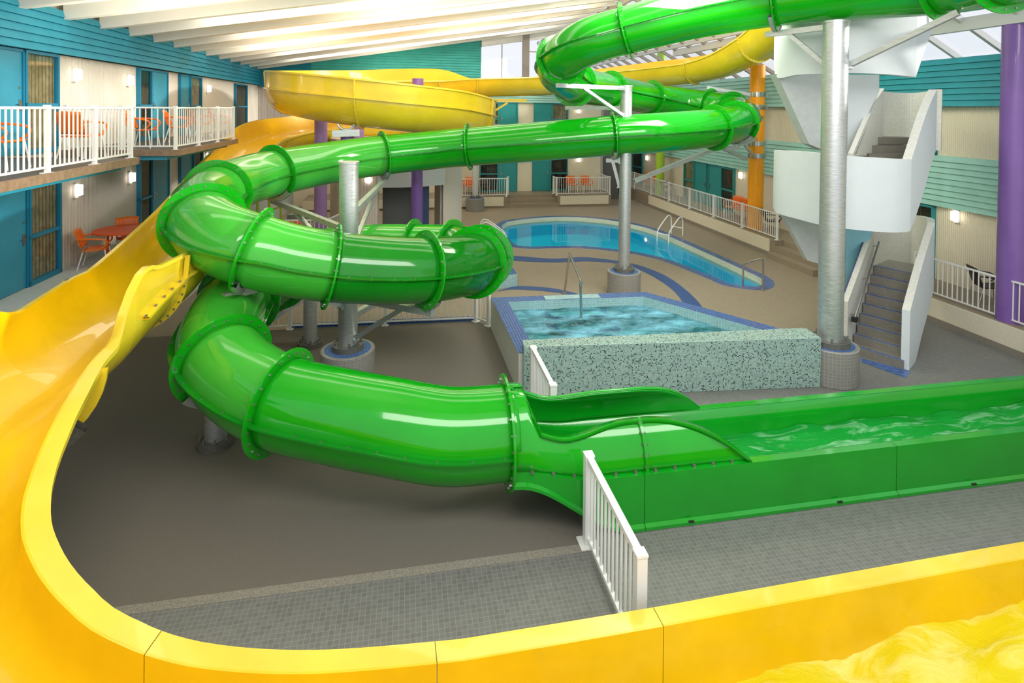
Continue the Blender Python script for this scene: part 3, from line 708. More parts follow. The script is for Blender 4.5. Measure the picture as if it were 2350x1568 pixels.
# outer side panels of the trough
for sg, nm in ((-1, 'near'), (1, 'far')):
    mb = MB(); rows = []
    for u in us:
        rim = rimz(u) + .3 * ease(11.6, 14, u); hw = trw(u); zb = tz0(u); c = WC + bend(u)
        zbo = .60 * (1 - ease(1.35, 2.75, u))
        lip = .085 * ease(1.28, 2.2, u) + .02
        pr = [(hw - .015, rim), (hw + lip, rim), (hw + lip + .005, max(rim - .1, zbo + .08)), (hw + lip + .005, zbo + .07), (hw + lip + .05, zbo + .045), (hw + lip + .05, zbo + .005), (hw + lip - .03, zbo + .005)]
        rows.append([R(u, c + sg * a, z_) for a, z_ in pr])
    cu = [0] + [min(range(len(us)), key=lambda i: abs(us[i] - q)) for q in ((2.9, 6.5, 10.4) if sg < 0 else (2.9, 6.2, 10.4))] + [len(us) - 1]
    for c0_, c1_ in zip(cu[:-1], cu[1:]):
        seg = [list(r_) for r_ in rows[c0_:c1_ + 1]]; seg[-1] = [p - EU * .006 for p in seg[-1]]
        mb = MB().grid(seg, smooth=False)
        pn = mb.build('side_panel', GREENT, gs)
        if sg < 0:
            for u in (3.5, 5.6, 7.7, 9.8):
                if us[c0_] < u < us[c1_]: MB().box(R(u, WC - .6 - .155, .052), (EU * .035, EW * .012, EZ * .008)).build('anchor_clip', BLACK, pn)
    # curved splash guard (hump)
    rows = []; hs = [1.28 + .07 * i for i in range(48)]
    for u in hs:
        if u > 4.36: break
        rim = rimz(u); hw = trw(u) + .02
        A = 1.5 * (1 - ease(1.42, 1.75, u)) + .0
        lowA = .66 + .36 * ease(1.7, 2.8, u)
        A = max(A, lowA * (1 - max(0, (u - 3.0) / 1.36) ** 2.0) if u > 3.0 else lowA)
        if u < 1.5: A = 1.55
        if sg > 0: pass
        rr = RT + .04 * ease(1.3, 2, u)
        rows.append([R(u, WC + sg * (hw - rr * (1 - math.cos(A * k / 10)) * (1 if u > 1.5 else 1)), rim + (rr + (.97 + RT - rim - rr) * (1 - ease(1.4, 2.0, u))) * math.sin(A * k / 10)) for k in range(11)])
    mb = MB().grid(rows, smooth=True)
    g2 = mb.build('splash_guard', GREEN if sg < 0 else GREENT, gs, thick=.03)
    # rolled lip along the top of the guard
    lipm = MB(); lr = []
    for r_ in rows[3:]:
        t_ = r_[-1]; lr.append([t_ + EZ * .01 + EW * sg * .0, t_ + EZ * .012 + EW * sg * .07, t_ - EZ * .03 + EW * sg * .075])
    lipm.grid(lr, smooth=False).build('guard_lip', GREENT if sg > 0 else GREEN, g2, thick=.012)
    ff = MB(); u = 2.95; rim = RIM; hw = trw(u) + .02; rr = RT + .04; ru = [1.55]
    rowsf = []
    for (o_, du) in ((0, -.02), (.05, -.02), (.05, .02), (0, .02)):
        rowsf.append([R(u + du, WC + sg * (hw - rr + (rr + o_) * math.cos(1.0 * k / 10)), rim + (rr + o_) * math.sin(1.0 * k / 10)) for k in range(11)])
    ff.grid(rowsf, smooth=False)
    for k in range(1, 10, 2): ff.box(R(u, WC + sg * (hw - rr + (rr + .03) * math.cos(k / 10)), rim + (rr + .03) * math.sin(k / 10)), (EU * .035, EW * .012, EZ * .012), 1)
    if sg < 0: ff.build('joint_flange', [GREEN, BOLT], gs)
    # bolted foot of the guard
    for i, u in enumerate([1.5 + .26 * k for k in range(11)]):
        rim = rimz(u); MB().box(R(u, WC + sg * (trw(u) + .055), rim + .012), (EU * .018, EW * .018, EZ * .012), 0).build('bolt', BOLT, g2)
# short closing cover over the tube mouth
rows = []
for u in [1.28 + .05 * i for i in range(8)]:
    rim = .97; cut = max(0.02, .95 * ease(1.36, 1.7, u))
    rows.append([R(u, WC - math.cos(cut + (PI - 2 * cut) * k / 20) * RT, rim + math.sin(cut + (PI - 2 * cut) * k / 20) * RT) for k in range(21)][:])
# (mouth cover: only the full-round first part)
MB().grid(rows[:3], smooth=True).build('mouth_cover', GREEN, gs, thick=.03)
# water in the green trough
rows = []; 
for i in range(100):
    u = 3.0 + i * .11; row = []
    for k in range(15):
        a = -1 + 2 * k / 14
        z_ = .27 + .03 * math.sin(u * 3 + a * 2) * math.sin(u * 1.3 + 1) + .015 * math.sin(u * 7.3 - a * 5) + .012 * random.random() * (1 if u < 9 else .3)
        row.append(R(u, WC + bend(u) + a * .56, z_))
    rows.append(row)
o = MB().grid(rows).build('trough_water', GREENW, origin=tuple(R(3, 7.17, .2))); tag(o, 'foaming water running along the green trough', 'water', kind='stuff')

# ------------------------------------------------------------------ yellow open slide
YP = []   # x,y,z, halfwidth, depth, raiseL, raiseR, rim, exponent
def Y(x, y, z, hw=.74, d=.72, rl=0, rr=0, rim=.07, e=1.0): YP.append([x, y, z, hw, d, rl, rr, rim, e])
def Yp(px, py, yy, *a): p = atY(px, py, yy); Y(p.x, p.y, p.z, *a)
Yp(1900, -30, 16.5, .74, .72, 0, .4); Yp(1812, 28, 17.9, .74, .72, 0, .45); Yp(1740, 88, 19.3, .74, .74, 0, .45); Yp(1668, 127, 20.8, .74, .74, 0, .42); Yp(1595, 147, 22.1, .74, .72, 0, .4); Yp(1500, 158, 23.1, .74, .72, 0, .36); Yp(1385, 168, 23.6, .74, .72, 0, .25)
Yp(1250, 178, 23.7, .74, .72); Y(-1.4, 23.75, 6.38); Y(-3.0, 23.75, 6.27, .74, .72, 0, .55)
cx, cy, rh = -4.55, 20.35, 3.17
for a, z_ in [(95, 6.2), (120, 6.1), (145, 6.0), (170, 5.88), (195, 5.76), (220, 5.62), (245, 5.48), (270, 5.33), (295, 5.17), (320, 5.03), (345, 4.9), (370, 4.8), (395, 4.7), (420, 4.6), (450, 4.5)]:
    Y(cx + rh * math.cos(math.radians(a)), cy + rh * math.sin(math.radians(a)), z_ + (.1 if 200 < a < 340 else .04), .76, .84, 0, .57 if a < 415 else .45)
Y(-6.7, 22.4, 4.4, .74, .7, 0, .5); Y(-8.0, 20.9, 4.25, .74, .7, 0, .5); Y(-8.4, 19.3, 4.08, .74, .7, 0, .45); Y(-8.25, 17.6, 3.86, .74, .7, 0, .1); Y(-7.8, 15.8, 3.57, .74, .7); Y(-7.2, 13.9, 3.28, .74, .7)
Y(-6.5, 11.9, 3.02, .75, .72)
RIMPX = [(478,592,2.68,.3,0,.05,1), (425,636,2.60,.36,0,.05,1), (365,694,2.52,.5,.0,.06,1), (322,740,2.455,.62,.22,.08,1), (281,788,2.40,-.06,.40,.12,1), (237,838,2.34,0,.4,.13,1), (195,918,2.25,0,.5,.15,1), (160,995,2.12,0,.5,.16,.95),
  (133,1066,1.98,0,.5,.16,.9), (118,1137,1.84,0,.5,.17,.85), (118,1195,1.73,0,.5,.17,.8), (136,1250,1.63,0,.5,.17,.75), (178,1315,1.5,0,.5,.17,.7), (237,1374,1.38,0,.5,.17,.65), (296,1415,1.28,0,.4,.17,.6), (367,1448,1.2,0,.3,.17,.55), (500,1480,1.08,0,.2,.17,.5),
  (720,1492,.95,0,.1,.17,.4), (1000,1472,.85,0,0,.17,.35), (1160,1450,.8,0,0,.17,.3), (1500,1394,.74,0,0,.17,.3), (1745,1350,.72,0,0,.17,.3), (2350,1243,.72,0,0,.17,.3), (2900,1150,.72,0,0,.17,.3)]
rimP = [atZ(a, b_, c) for a, b_, c, *_ in RIMPX]
for k, (a, b_, c, rl_, rr2, rm, ex) in enumerate(RIMPX):
    t_ = rimP[min(k + 1, len(rimP) - 1)] - rimP[max(k - 1, 0)]; t_.z = 0; t_.normalize(); sd = Vector((t_.y, -t_.x, 0)); dd = .72 if k < 12 else min(.72, .72) 
    hw_ = .75
    q = rimP[k] + sd * (hw_ + .02 + (rm if rl_ < .1 else .03)); Y(q.x, q.y, c, hw_, c + .15 if k > 19 else dd, rl_, rr2, rm, ex)
yp, yi = spline(YP, .12); yf = frames(yp)
ys = thing('water_slide', 'yellow open flume slide sweeping from the far helix past the left and along the bottom', 'water slide', (-4.6, 5.5, 0))
def yprof(row, fr_):
    c, t, s, u = fr_; hw, d, rl, rr, rim, e = row[3:9]; rl = max(rl, 0); rr = max(rr, 0); e = max(e, .25); th = .03
    inn = [(-hw - .02, rl)] + [(-hw, rl * .5)]
    K = 22
    for k in range(K + 1):
        a = PI * k / K; ca, sa = math.cos(a), math.sin(a); inn.append((-hw * math.copysign(abs(ca) ** e, ca), -d * sa ** e))
    inn += [(hw, rr * .5), (hw + .02, rr)]
    out = [(hw + .02 + rim, rr), (hw + .02 + rim, rr - .055), (hw + .02 + .03, rr - .058), (hw + th, min(rr * .5, rr - .06))]
    K2 = 16
    for k in range(K2 + 1):
        a = PI * (1 - k / K2); ca, sa = math.cos(a), math.sin(a); out.append(((hw + th) * -math.copysign(abs(ca) ** e, ca), -.06 * (0 if k not in (0, K2) else 1) - (d + th) * sa ** e))
    out += [(-hw - th, min(rl * .5, rl - .06)), (-hw - .02 - .03, rl - .058), (-hw - .02 - rim, rl - .055), (-hw - .02 - rim, rl)]
    loop = inn + out
    return [c + s * a + EZ * b_ for a, b_ in loop], len(inn)
joints = [2, 4, 6, 8, 9, 11, 14, 17, 20, 24, 27, 30, 33, 35, 37, 42, 47, 50, 52, 54]
joints = [j for j in joints if j < len(YP)]
cuts = [0] + [yi[j] for j in joints] + [len(yp) - 1]
for a, b_ in zip(cuts[:-1], cuts[1:]):
    rows = []
    for i in range(a, b_ + 1):
        r_, ni = yprof(yp[i], yf[i]); rows.append(r_)
    if a >= yi[40]:
        rows[-1] = [p + (q - p).normalized() * .006 for p, q in zip(rows[-1], rows[-2])]
    mb = MB(); o_ = len(mb.v); n_ = len(rows[0])
    for r_ in rows: mb.v += r_
    for i in range(len(rows) - 1):
        for k in range(n_):
            q = (k + 1) % n_
            mb.f.append([i * n_ + k, i * n_ + q, (i + 1) * n_ + q, (i + 1) * n_ + k])
            rimf = k in (ni - 1, n_ - 1)
            wallup = k in (0, ni - 2) 
            mb.m.append(1 if rimf or k in (ni, n_ - 2) else (2 if k > ni else 0)); mb.sm.append(not rimf)
    for e_ in (0, len(rows) - 1):
        pass
    sec = mb.build('flume_section', [YELLOW, YELLOWR, YELLOWP], ys)
for j in joints[:15]:
    i = yi[j]; hw, d, rl, rr, rim, e = yp[i][3:9]; c, t, s, u = yf[i]; mb = MB(); K = 20; rows = []
    prof = [(-hw - .03, max(rl, 0) * 1.0)] + [(-hw * math.copysign(abs(math.cos(PI * k / K)) ** e, math.cos(PI * k / K)), -d * math.sin(PI * k / K) ** e) for k in range(K + 1)] + [(hw + .03, max(rr, 0))]
    if j >= 34: prof = prof[1:-1]
    k0 = .03 if j >= 34 else 0
    if j == 35: continue
    k1 = .14 if j == 37 else k0
    for (sc_, oo) in ((1.04 + k0, -.018), (1.13 + k1, -.018), (1.13 + k1, .018), (1.04 + k0, .018)):
        rows.append([c + s * (a_ * sc_) + EZ * (b_ * sc_ if b_ < 0 else b_ - .03) + t * oo for a_, b_ in prof])
    mb.grid(rows, smooth=False)
    for q in range(1, len(prof) - 1):
        a_, b_ = prof[q]; p = c + s * (a_ * 1.09) + EZ * (b_ * 1.09); mb.box(p, (t * .03, s * .012, EZ * .012), 1)
    mb.build('joint_flange', [YELLOWP, BOLT], ys)
i = yi[37]; hw, d = yp[i][3:5]; c, t, s, u = yf[i]; rows = []
for (sc_, oo) in ((1.16, .02), (1.36, .02), (1.36, .12), (1.16, .12), (1.16, .02)):
    rows.append([c + s * (-hw * sc_ * math.cos(a_)) - EZ * (d * sc_ * math.sin(a_)) + t * oo for a_ in [PI * (.22 + .4 * k / 12) for k in range(13)]])
MB().grid(rows, smooth=False).build('saddle', BASEM, ys)
# long seam ledge along the raised helix wall
mb = MB(); rows = []
for i in range(yi[10], yi[25]):
    c, t, s, u = yf[i]; hw = yp[i][3]; rows.append([c + s * (hw + .02) + EZ * .02, c + s * (hw + .11) + EZ * .012, c + s * (hw + .11) - EZ * .02, c + s * (hw + .02) - EZ * .02])
mb.grid(rows, smooth=False); mb.build('seam_flange', YELLOWP, ys)
mb = MB(); rows = []; i0, i1 = yi[32], yi[36] - 4
for i in range(i0, i1):
    c, t, s, u = yf[i]; hw = yp[i][3]; rows.append([c - s * (hw + .02) + EZ * .02, c - s * (hw + .11) + EZ * .012, c - s * (hw + .11) - EZ * .02, c - s * (hw + .02) - EZ * .02])
mb.grid(rows, smooth=False)
for i in range(i0, i1, 2):
    c, t, s, u = yf[i]; mb.box(c - s * (yp[i][3] + .07) + EZ * .03, (t * .014, s * .014, EZ * .012), 1)
mb.build('seam_flange', [YELLOWP, BOLT], ys)
# water in the yellow run-out
rows = []
for i in range(110):
    u = .5 + i * .1; row = []
    for k in range(17):
        a = -1 + 2 * k / 16; ris = .0 + .22 * ease(2.5, 7, u) - .18 * (1 - ease(.5, 2.2, u))
        z_ = ris + .07 * abs(math.sin(u * 1.45 + .4 + a * .4)) ** .6 * (1 if u > 1.5 else .3) + .04 * math.sin(u * 5 - a * 4) + .035 * random.random()
        row.append(R(u, 3.92 + a * .69, z_ + .04))
    rows.append(row)
o = MB().grid(rows).build('splash_water', YELLW, origin=tuple(R(3, 3.92, 0))); tag(o, 'churning water at the bottom of the yellow run-out', 'water', kind='stuff')

# ------------------------------------------------------------------ hot tub
T = .72
tA, tB, tC, tD = [atZ(x, y, T) for x, y in ((1127, 683), (1480, 670), (1775, 750), (1190, 812))]
tE = atZ(1850, 775, T)
tub = thing('hot_tub', 'raised five-sided hot tub with blue tiled rim and churning blue water', 'hot tub', (tuple(atZ(1450, 750, 0))))
outer = [tuple(p)[:2] for p in (tD, tA, tB, tC)] + [tuple(R2(*uw(Vector((5.9, 10.9, 0)))))]
def lerp(a, b, t): return (a[0] + (b[0] - a[0]) * t, a[1] + (b[1] - a[1]) * t)
def inset(poly, d):
    n = len(poly); out = []; area = sum(poly[i - 1][0] * poly[i][1] - poly[i][0] * poly[i - 1][1] for i in range(n)); sg = 1 if area > 0 else -1
    for i in range(n):
        p, a, c = Vector(poly[i]), Vector(poly[i - 1]), Vector(poly[(i + 1) % n]); e1 = (p - a).normalized(); e2 = (c - p).normalized()
        n1 = Vector((-e1.y, e1.x)) * sg; n2 = Vector((-e2.y, e2.x)) * sg; m_ = (n1 + n2).normalized(); out.append(tuple(p + m_ * (d / max(.3, m_.dot(n1)))))
    return out
inner = inset(outer, .34)
n = len(outer); mb = MB()
mb.grid([[(*p, 0) for p in outer + outer[:1]], [(*p, T) for p in outer + outer[:1]]], smooth=False); mb.build('outer_wall', TILEW, tub)
MB().grid([[(*p, T) for p in outer + outer[:1]], [(*p, T) for p in inner + inner[:1]]], smooth=False).build('rim', BLUE, tub)
MB().grid([[(*p, T) for p in inner + inner[:1]], [(*p, .03) for p in inner + inner[:1]]], smooth=False).build('inner_wall', SPAT, tub)
MB().add([(*p, .03) for p in inner], [list(range(n))]).build('basin', SPAT, tub)
ba = Vector(lerp(inner[1], inner[2], .27)); bb = Vector(lerp(inner[1], inner[2], .68)); dn = (Vector(inner[4]) + Vector(inner[0]) - Vector(inner[1]) - Vector(inner[2])).normalized()
MB().prism([ba, ba + dn * .34, bb + dn * .34, bb], .05, .43, topmi=0).prism([ba, ba + dn * .68, bb + dn * .68, bb], .04, .22).build('step', SPAT, tub)
mb = MB()
for z_, k in ((.432, .34), (.222, .68)):
    for a_, b_ in ((ba, ba + dn * k), (ba + dn * k, bb + dn * k), (bb, bb + dn * k)): mb.bar((*a_, z_), (*b_, z_), .07, .012)
mb.build('step_edge', BLUE, tub)
pa, pb = Vector(lerp(outer[1], outer[2], .33)), Vector(lerp(outer[1], outer[2], .68)); nn = (Vector(inner[1]) - Vector(outer[1])).normalized() * 1; ny = Vector((-(pb - pa).y, (pb - pa).x)).normalized() * -1
MB().prism([pa + ny * .03, pb + ny * .03, pb + ny * .3, pa + ny * .3], T, T + .006).build('rim_panel', SPAT, tub)
# water
rows = []; A_, B_, C_, D_, E_ = inner[1], inner[2], inner[3], inner[0], inner[4]
bm = bmesh.new(); vs = [bm.verts.new((*p, .52)) for p in inner]; f_ = bm.faces.new(vs); f_.normal_update()
if f_.normal.z < 0: f_.normal_flip()
bmesh.ops.triangulate(bm, faces=bm.faces); bmesh.ops.subdivide_edges(bm, edges=bm.edges, cuts=24, use_grid_fill=True)
for v in bm.verts: v.co.z += .012 * math.sin(v.co.x * 7 + v.co.y * 3) * math.sin(v.co.y * 9) 
me = bpy.data.meshes.new('water'); bm.to_mesh(me); bm.free(); me.materials.append(SPAW); o = bpy.data.objects.new('water', me); COL.objects.link(o); o.parent = tub; o.matrix_parent_inverse = Matrix.Translation(tub.location).inverted()
# mosaic wall
a_ = atZ(1201, 915, 0); b_ = atZ(1883, 889, 0); dv = (b_ - a_).normalized(); nv = Vector((-dv.y, dv.x, 0))
o = MB().prism([tuple(a_)[:2], tuple(b_)[:2], tuple(b_ + nv * .50)[:2], tuple(a_ + nv * .30)[:2]], 0, .93).build('mosaic_wall', MOSA, origin=tuple(a_), bevel=.008)
tag(o, 'low wall of speckled green and navy mosaic in front of the hot tub', 'low wall')
# low tiled bench behind fence
c1 = atZ(1187, 657, 0); p4 = [(c1.x, c1.y), (c1.x - .3, c1.y + 1.3), (c1.x - 6.2, c1.y + 1.0), (c1.x - 5.8, c1.y - .45), (c1.x - 1.0, c1.y - .5)]
o = MB().prism(p4, 0, .36, 0, 1).build('tiled_bench', [SPAT, BLUE], origin=tuple(c1)); tag(o, 'low tiled platform with blue top behind the white fence', 'platform')

# ------------------------------------------------------------------ columns and plinths
def plinth(c, r, h, label):
    t = thing('column_plinth', label, 'plinth', (c[0], c[1], 0), 'round tiled column plinths')
    MB().cyl(c, r, 0, h, 48).build('plinth_body', TILEC, t, bevel=.01)
    MB().cyl(c, r - .07, h, h + .004, 48).build('top_tiles', TILECB, t)
    return t
def column(name, c, r, z0, z1, mat, label, rf=None, cap=True, nb=8, grp=None):
    t = thing(name, label, 'column', (c[0], c[1], z0), grp)
    MB().cyl(c, r, z0, z1, 36).build('pole', mat, t)
    if rf:
        mb = MB().cyl(c, rf, z0, z0 + .05, 40).cyl(c, rf * .97, z0 + .05, z0 + .10, 40); mb.build('base_plate', BASEM, t)
        for k in range(nb):
            a = 2 * PI * (k + .5) / nb; q = (c[0] + (rf + r) / 2 * math.cos(a), c[1] + (rf + r) / 2 * math.sin(a))
            MB().cyl(q, .028, z0 + .1, z0 + .13, 6).cyl(q, .016, z0 + .13, z0 + .18, 8).build('bolt', BOLT, t)
    if cap: MB().cyl(c, r + .015, z1 - .03, z1 + .01, 36).build('cap_plate', GALV, t)
    return t
PL = .65
cL = (-3.02, 10.5); cM = (3.18, 15.8); cR = (6.2, 10.9); cF = (-1.82, 28.5); cS = (-4.46, 8.55); cT = (-4.31, 12.15)
plinth(cL, .49, PL, 'grey tiled plinth with blue ring under the central steel column'); plinth(cM, .46, PL, 'grey tiled plinth beside the pool under the thin tall column')
plinth(cR, .50, PL + .03, 'grey tiled plinth at the right end of the mosaic wall'); plinth(cF, .46, PL, 'grey tiled plinth in front of the far terrace')
kL = column('support_column', cL, .175, PL, atY(797, 372, 10.5).z, GALV, 'galvanized steel column in the middle of the green slide helix', .30)
kM = column('support_column', cM, .162, PL, atY(1447, 197, 15.8).z, GALV, 'tall galvanized column standing beside the pool', .29)
kR = column('support_column', cR, .225, PL + .03, atY(1926, 50, 10.9).z, GALV, 'thick galvanized column in front of the white stair tower', .36)
kF = column('support_column', cF, .145, PL, 3.0, GREYBEAM, 'grey column on the plinth before the far terrace', .26)
kS = column('support_column', cS, .155, 0, .9, GALV, 'short steel column under the lowest bend of the green slide', .275)
kT = column('support_column', cT, .143, 0, 1.9, GALV, 'short steel column behind the central column plinth', .265)
def arm(par, a, b, w=.11, nm='arm'):
    d = (b - a).normalized(); mb = MB().bar(a, b, w, w); mb.box(a + d * .01, (d * .02, d.cross(EZ).normalized() * w * .8, d.cross(EZ).normalized().cross(d) * w * .8)); mb.build(nm, GALV, par)
def saddle(par, i, r=RT, a0=-140, a1=-40):
    c, t, s, u = fr[i]; rows = []
    for rr, oo in ((r + .02, -.05), (r + .13, -.05), (r + .13, .05), (r + .02, .05), (r + .02, -.05)):
        rows.append([c + (s * math.cos(math.radians(a0 + (a1 - a0) * k / 16)) + u * math.sin(math.radians(a0 + (a1 - a0) * k / 16))) * rr + t * oo + t * .04 for k in range(17)])
    MB().grid(rows, smooth=False).build('saddle', GALV, par)
    return c - u * (r + .1)
gi = lambda px, py: min((i for i in fl), key=lambda i: (proj(pts[i])[0] - px) ** 2 + (proj(pts[i])[1] - py) ** 2)
def proj(p):
    d = Vector(p[:3]) - CAM; k = d.dot(fwd); return (PXX + F * d.dot(rgt) / k, PXY - F * d.dot(upv) / k)
# arms of centre column
zc = lambda px, py, Y_: atY(px, py, Y_)
topL = Vector((*cL, 0))
def cp(c, px_y, dirv=Vector((0, 0, 0))):   # point at column axis height for an image row
    p = atY(PXX + c[0] / c[1] * F, px_y, c[1]); return Vector((c[0], c[1], p.z)) + dirv
def link(par, col, row, i, drop=0, w=.11, brace=True):
    q = saddle(par, i); base = Vector((col[0], col[1], q.z - .05)); d = (q - base); d.z = 0; d.normalize()
    e = q + EZ * -.06 + d * .25; arm(par, base + d * .15, e, w)
    if brace: arm(par, base + d * .15 - EZ * .75, base + (e - base) * .65 - EZ * .04, w * .75, 'brace')
link(kL, cL, 0, gi(580, 573)); link(kL, cL, 0, gi(975, 619)); link(kL, cL, 0, gi(880, 356)); link(kL, cL, 0, gi(630, 397)); link(kL, cL, 0, gi(950, 571), brace=False)
link(kM, cM, 0, gi(1290, 136)); link(kM, cM, 0, gi(1408, 311)); link(kM, cM, 0, gi(1318, 193), brace=False)
link(kR, cR, 0, gi(1782, -1)); 
a_ = cp(cR, 150); e_ = atY(2200, 28, 9.4); arm(kR, a_ + Vector((.25, 0, 0)), e_, .1)
link(kS, cS, 0, gi(512, 826), brace=False); link(kT, cT, 0, gi(548, 688), brace=False)
# painted columns
def pcol(px, Yd, r, ztop, mat, label, zb=0, name='painted_column'):
    p = atY(px, 400, Yd); return column(name, (p.x, p.y), r, zb, ztop, mat, label, None, False)
pcol(2326, 12.4, .26, 7.3, PURPLE, 'dark purple column at the right edge of the photo', .6 - .6)
oc = atU(1733, 500, 13.3); kO = column('painted_column', (oc.x, oc.y), .285, .6, atY(1738, 150, oc.y).z, ORANGEC, 'bright orange column beside the right walkway', None, False)
for row in (217, 246, 329, 357):
    zz = atY(1735, row, oc.y).z; MB().cyl((oc.x, oc.y), .31, zz - .09, zz + .09, 36).bar((oc.x + .33, oc.y - .05, zz - .1), (oc.x + .33, oc.y - .05, zz + .1), .09).build('clamp_band', STEEL, kO)
link(kO, (oc.x, oc.y), 0, gi(1690, 282), brace=True)
a_ = atY(1822, 0, 1);
lc = atU(1514, 420, 13.5); column('painted_column', (lc.x, lc.y), .235, .6, 9.4, LIME, 'lime green column in front of the far right wall', None, False)
pcol(736, 19.0, .21, 4.9, PURPLEL, 'left lilac column under the yellow helix'); pcol(797, 16.9, .20, atY(797, 298, 16.9).z, PURPLE, 'purple column with steel bracket holding the yellow helix'); pcol(824, 20.6, .17, 4.6, PURPLEL, 'thin lilac column behind the bracket column')
pcol(957, 18.3, .185, 6.1, PURPLE, 'tall purple column standing before the grey doorway'); pcol(1034, 21.5, .12, 3.6, PURPLEL, 'thin lilac post at the right side of the round hut')
# yellow bracket saddle on the purple column
p = atY(792, 303, 16.7); t = thing('slide_bracket', 'steel bracket between the purple column and the yellow helix', 'bracket', tuple(p))
MB().bar(p + Vector((-.35, -.1, -.05)), p + Vector((.4, .1, -.02)), .2, .2).build('arm', GALV, t); MB().tube([p + Vector((.26 * math.cos(a), .1, .30 + .24 * math.sin(a))) for a in [PI * (1.1 + .8 * k / 12) for k in range(13)]], .04, 8).build('saddle', GALV, t)
t = thing('slide_bracket', 'yellow bracket arm under the yellow flume before the far siding', 'bracket', tuple(atY(1170, 232, 23.6)))
MB().bar(atY(1110, 230, 23.6), atY(1209, 231, 23.6), .12, .12).build('arm', YELLOWP, t); MB().bar(atY(1118, 265, 23.6), atY(1165, 236, 23.6), .08, .08).build('brace', YELLOWP, t)
# long diagonal brace from the pool column to the right bend of the tube, and arm at orange column
t = thing('diagonal_brace', 'long galvanized strut from the pool column up to the right bend', 'brace', tuple(atY(1460, 414, 15.9)))
MB().bar(atY(1455, 416, 15.9), atY(1640, 342, 17.2), .11, .11).bar(atY(1628, 337, 17.2), atY(1695, 341, 17.4), .11, .12).build('strut', GALV, t)
t = thing('diagonal_brace', 'galvanized strut between the right bend and the orange column', 'brace', tuple(atY(1690, 350, 18)))
MB().bar(atY(1655, 338, 17.3), atY(1713, 364, 19.5), .1, .12).build('strut', GALV, t)
t = thing('slide_bracket', 'galvanized arm from the orange column under the yellow flume', 'bracket', tuple(atY(1700, 212, 21)))
MB().bar(atY(1622, 201, 21.0), atY(1722, 217, 20.8), .1, .12).build('arm', GALV, t)

# ------------------------------------------------------------------ stair tower
st = thing('stair_tower', 'white curved concrete stair tower with tiled steps and parapets', 'stair tower', tuple(atZ(1990, 760, 0)))
def ribbon(name, rows, th, mats, capmi=None, nsub=6, par=None):
    """rows: (px, ytop, ybot, Y)"""
    S, _ = spline([[r_[0], r_[3] * 60, 0, r_[1], r_[2], r_[3]] for r_ in rows], 12)
    P = [(atY(s_[0], s_[3], s_[5]), atY(s_[0], s_[4], s_[5])) for s_ in S]
    mb = MB(); n_ = len(P); ro = []
    for i in range(n_):
        t_ = P[min(i + 1, n_ - 1)][0] - P[max(i - 1, 0)][0]; t_.z = 0; t_.normalize(); nv_ = Vector((-t_.y, t_.x, 0)) * th
        a, b_ = P[i]; b2 = Vector((a.x, a.y, b_.z)); ro.append([a, b2, b2 + nv_, a + nv_, a])
    o_ = len(mb.v)
    for r_ in ro: mb.v += r_[:4]
    for i in range(n_ - 1):
        for k in range(4):
            q = (k + 1) % 4; mb.f.append([i * 4 + k, i * 4 + q, (i + 1) * 4 + q, (i + 1) * 4 + k]); mb.m.append({0: 0, 1: 0, 2: 1, 3: 1}[k] if len(mats) > 1 else 0); mb.sm.append(k in (0, 2))
    mb.f.append([0, 3, 2, 1]); mb.m.append(0); mb.sm.append(False); q = (n_ - 1) * 4; mb.f.append([q, q + 1, q + 2, q + 3]); mb.m.append(0); mb.sm.append(False)
    return mb.build(name, mats, par or st)
ribbon('upper_band', [(1778,20,140,13.6),(1786,20,178,12.9),(1830,20,172,12.1),(1900,20,169,11.6),(1980,20,168,11.4),(2060,20,172,11.5),(2105,20,177,11.7)], .15, [STONEW])
ribbon('upper_band', [(2105,20,177,11.7),(2126,20,112,12.2),(2146,20,52,12.8)], .15, [STONEW])
ribbon('middle_band', [(1776,344,470,13.8),(1784,345,488,13.0),(1830,347,502,12.3),(1900,354,519,11.7),(1990,361,530,11.4),(2060,365,534,11.35),(2092,366,531,11.5)], .15, [STONEW, TILEW])
ribbon('rising_parapet', [(2092,366,531,11.5),(2106,322,495,11.75),(2124,266,440,12.1),(2140,226,380,12.5),(2151,205,345,12.9)], .16, [STONEW, TILEW])
ribbon('rear_parapet', [(2147,205,345,13.1),(2145,207,345,13.6),(2100,213,345,14.3),(2050,212,345,14.4),(2016,208,345,14.3)], -.12, [TILEW, TILEW])
ribbon('lower_parapet', [(2089,714,853,11.25),(2103,660,838,11.6),(2118,604,775,12.1),(2133,555,720,12.7),(2146,512,665,13.3)], .14, [STONEW, TILEW])
ribbon('rear_parapet', [(2145,512,665,13.35),(2144,503,650,13.9),(2125,497,640,14.6),(2100,494,630,15.0),(2040,492,625,15.2),(1980,492,620,15.2)], .15, [TILEW, TILEW])
def slab(name, px, Y0, th, mat, slopeY=0):
    mb = MB(); P = [atY(x, y, Y0 + slopeY * (x - px[0][0])) for x, y in px]; n_ = len(P); D = Vector((0, th, 0))
    mb.v = P + [p + D for p in P]; mb.f = [list(range(n_)), [2 * n_ - 1 - i for i in range(n_)]] + [[i, (i + 1) % n_, n_ + (i + 1) % n_, n_ + i] for i in range(n_)]
    mb.m = [0] * len(mb.f); mb.sm = [False] * len(mb.f); return mb.build(name, mat, st)
slab('flight_side', [(1783,170),(2018,172),(2018,208),(1948,357),(1890,345),(1857,331)], 12.9, .35, PLASTG)
slab('flight_side', [(1942,172),(2017,172),(2017,208),(1946,357)], 12.88, .02, STONEW)
slab('flight_side', [(1790,480),(2005,500),(2003,534),(1943,697),(1888,608),(1853,598)], 13.2, .2, PLASTG)
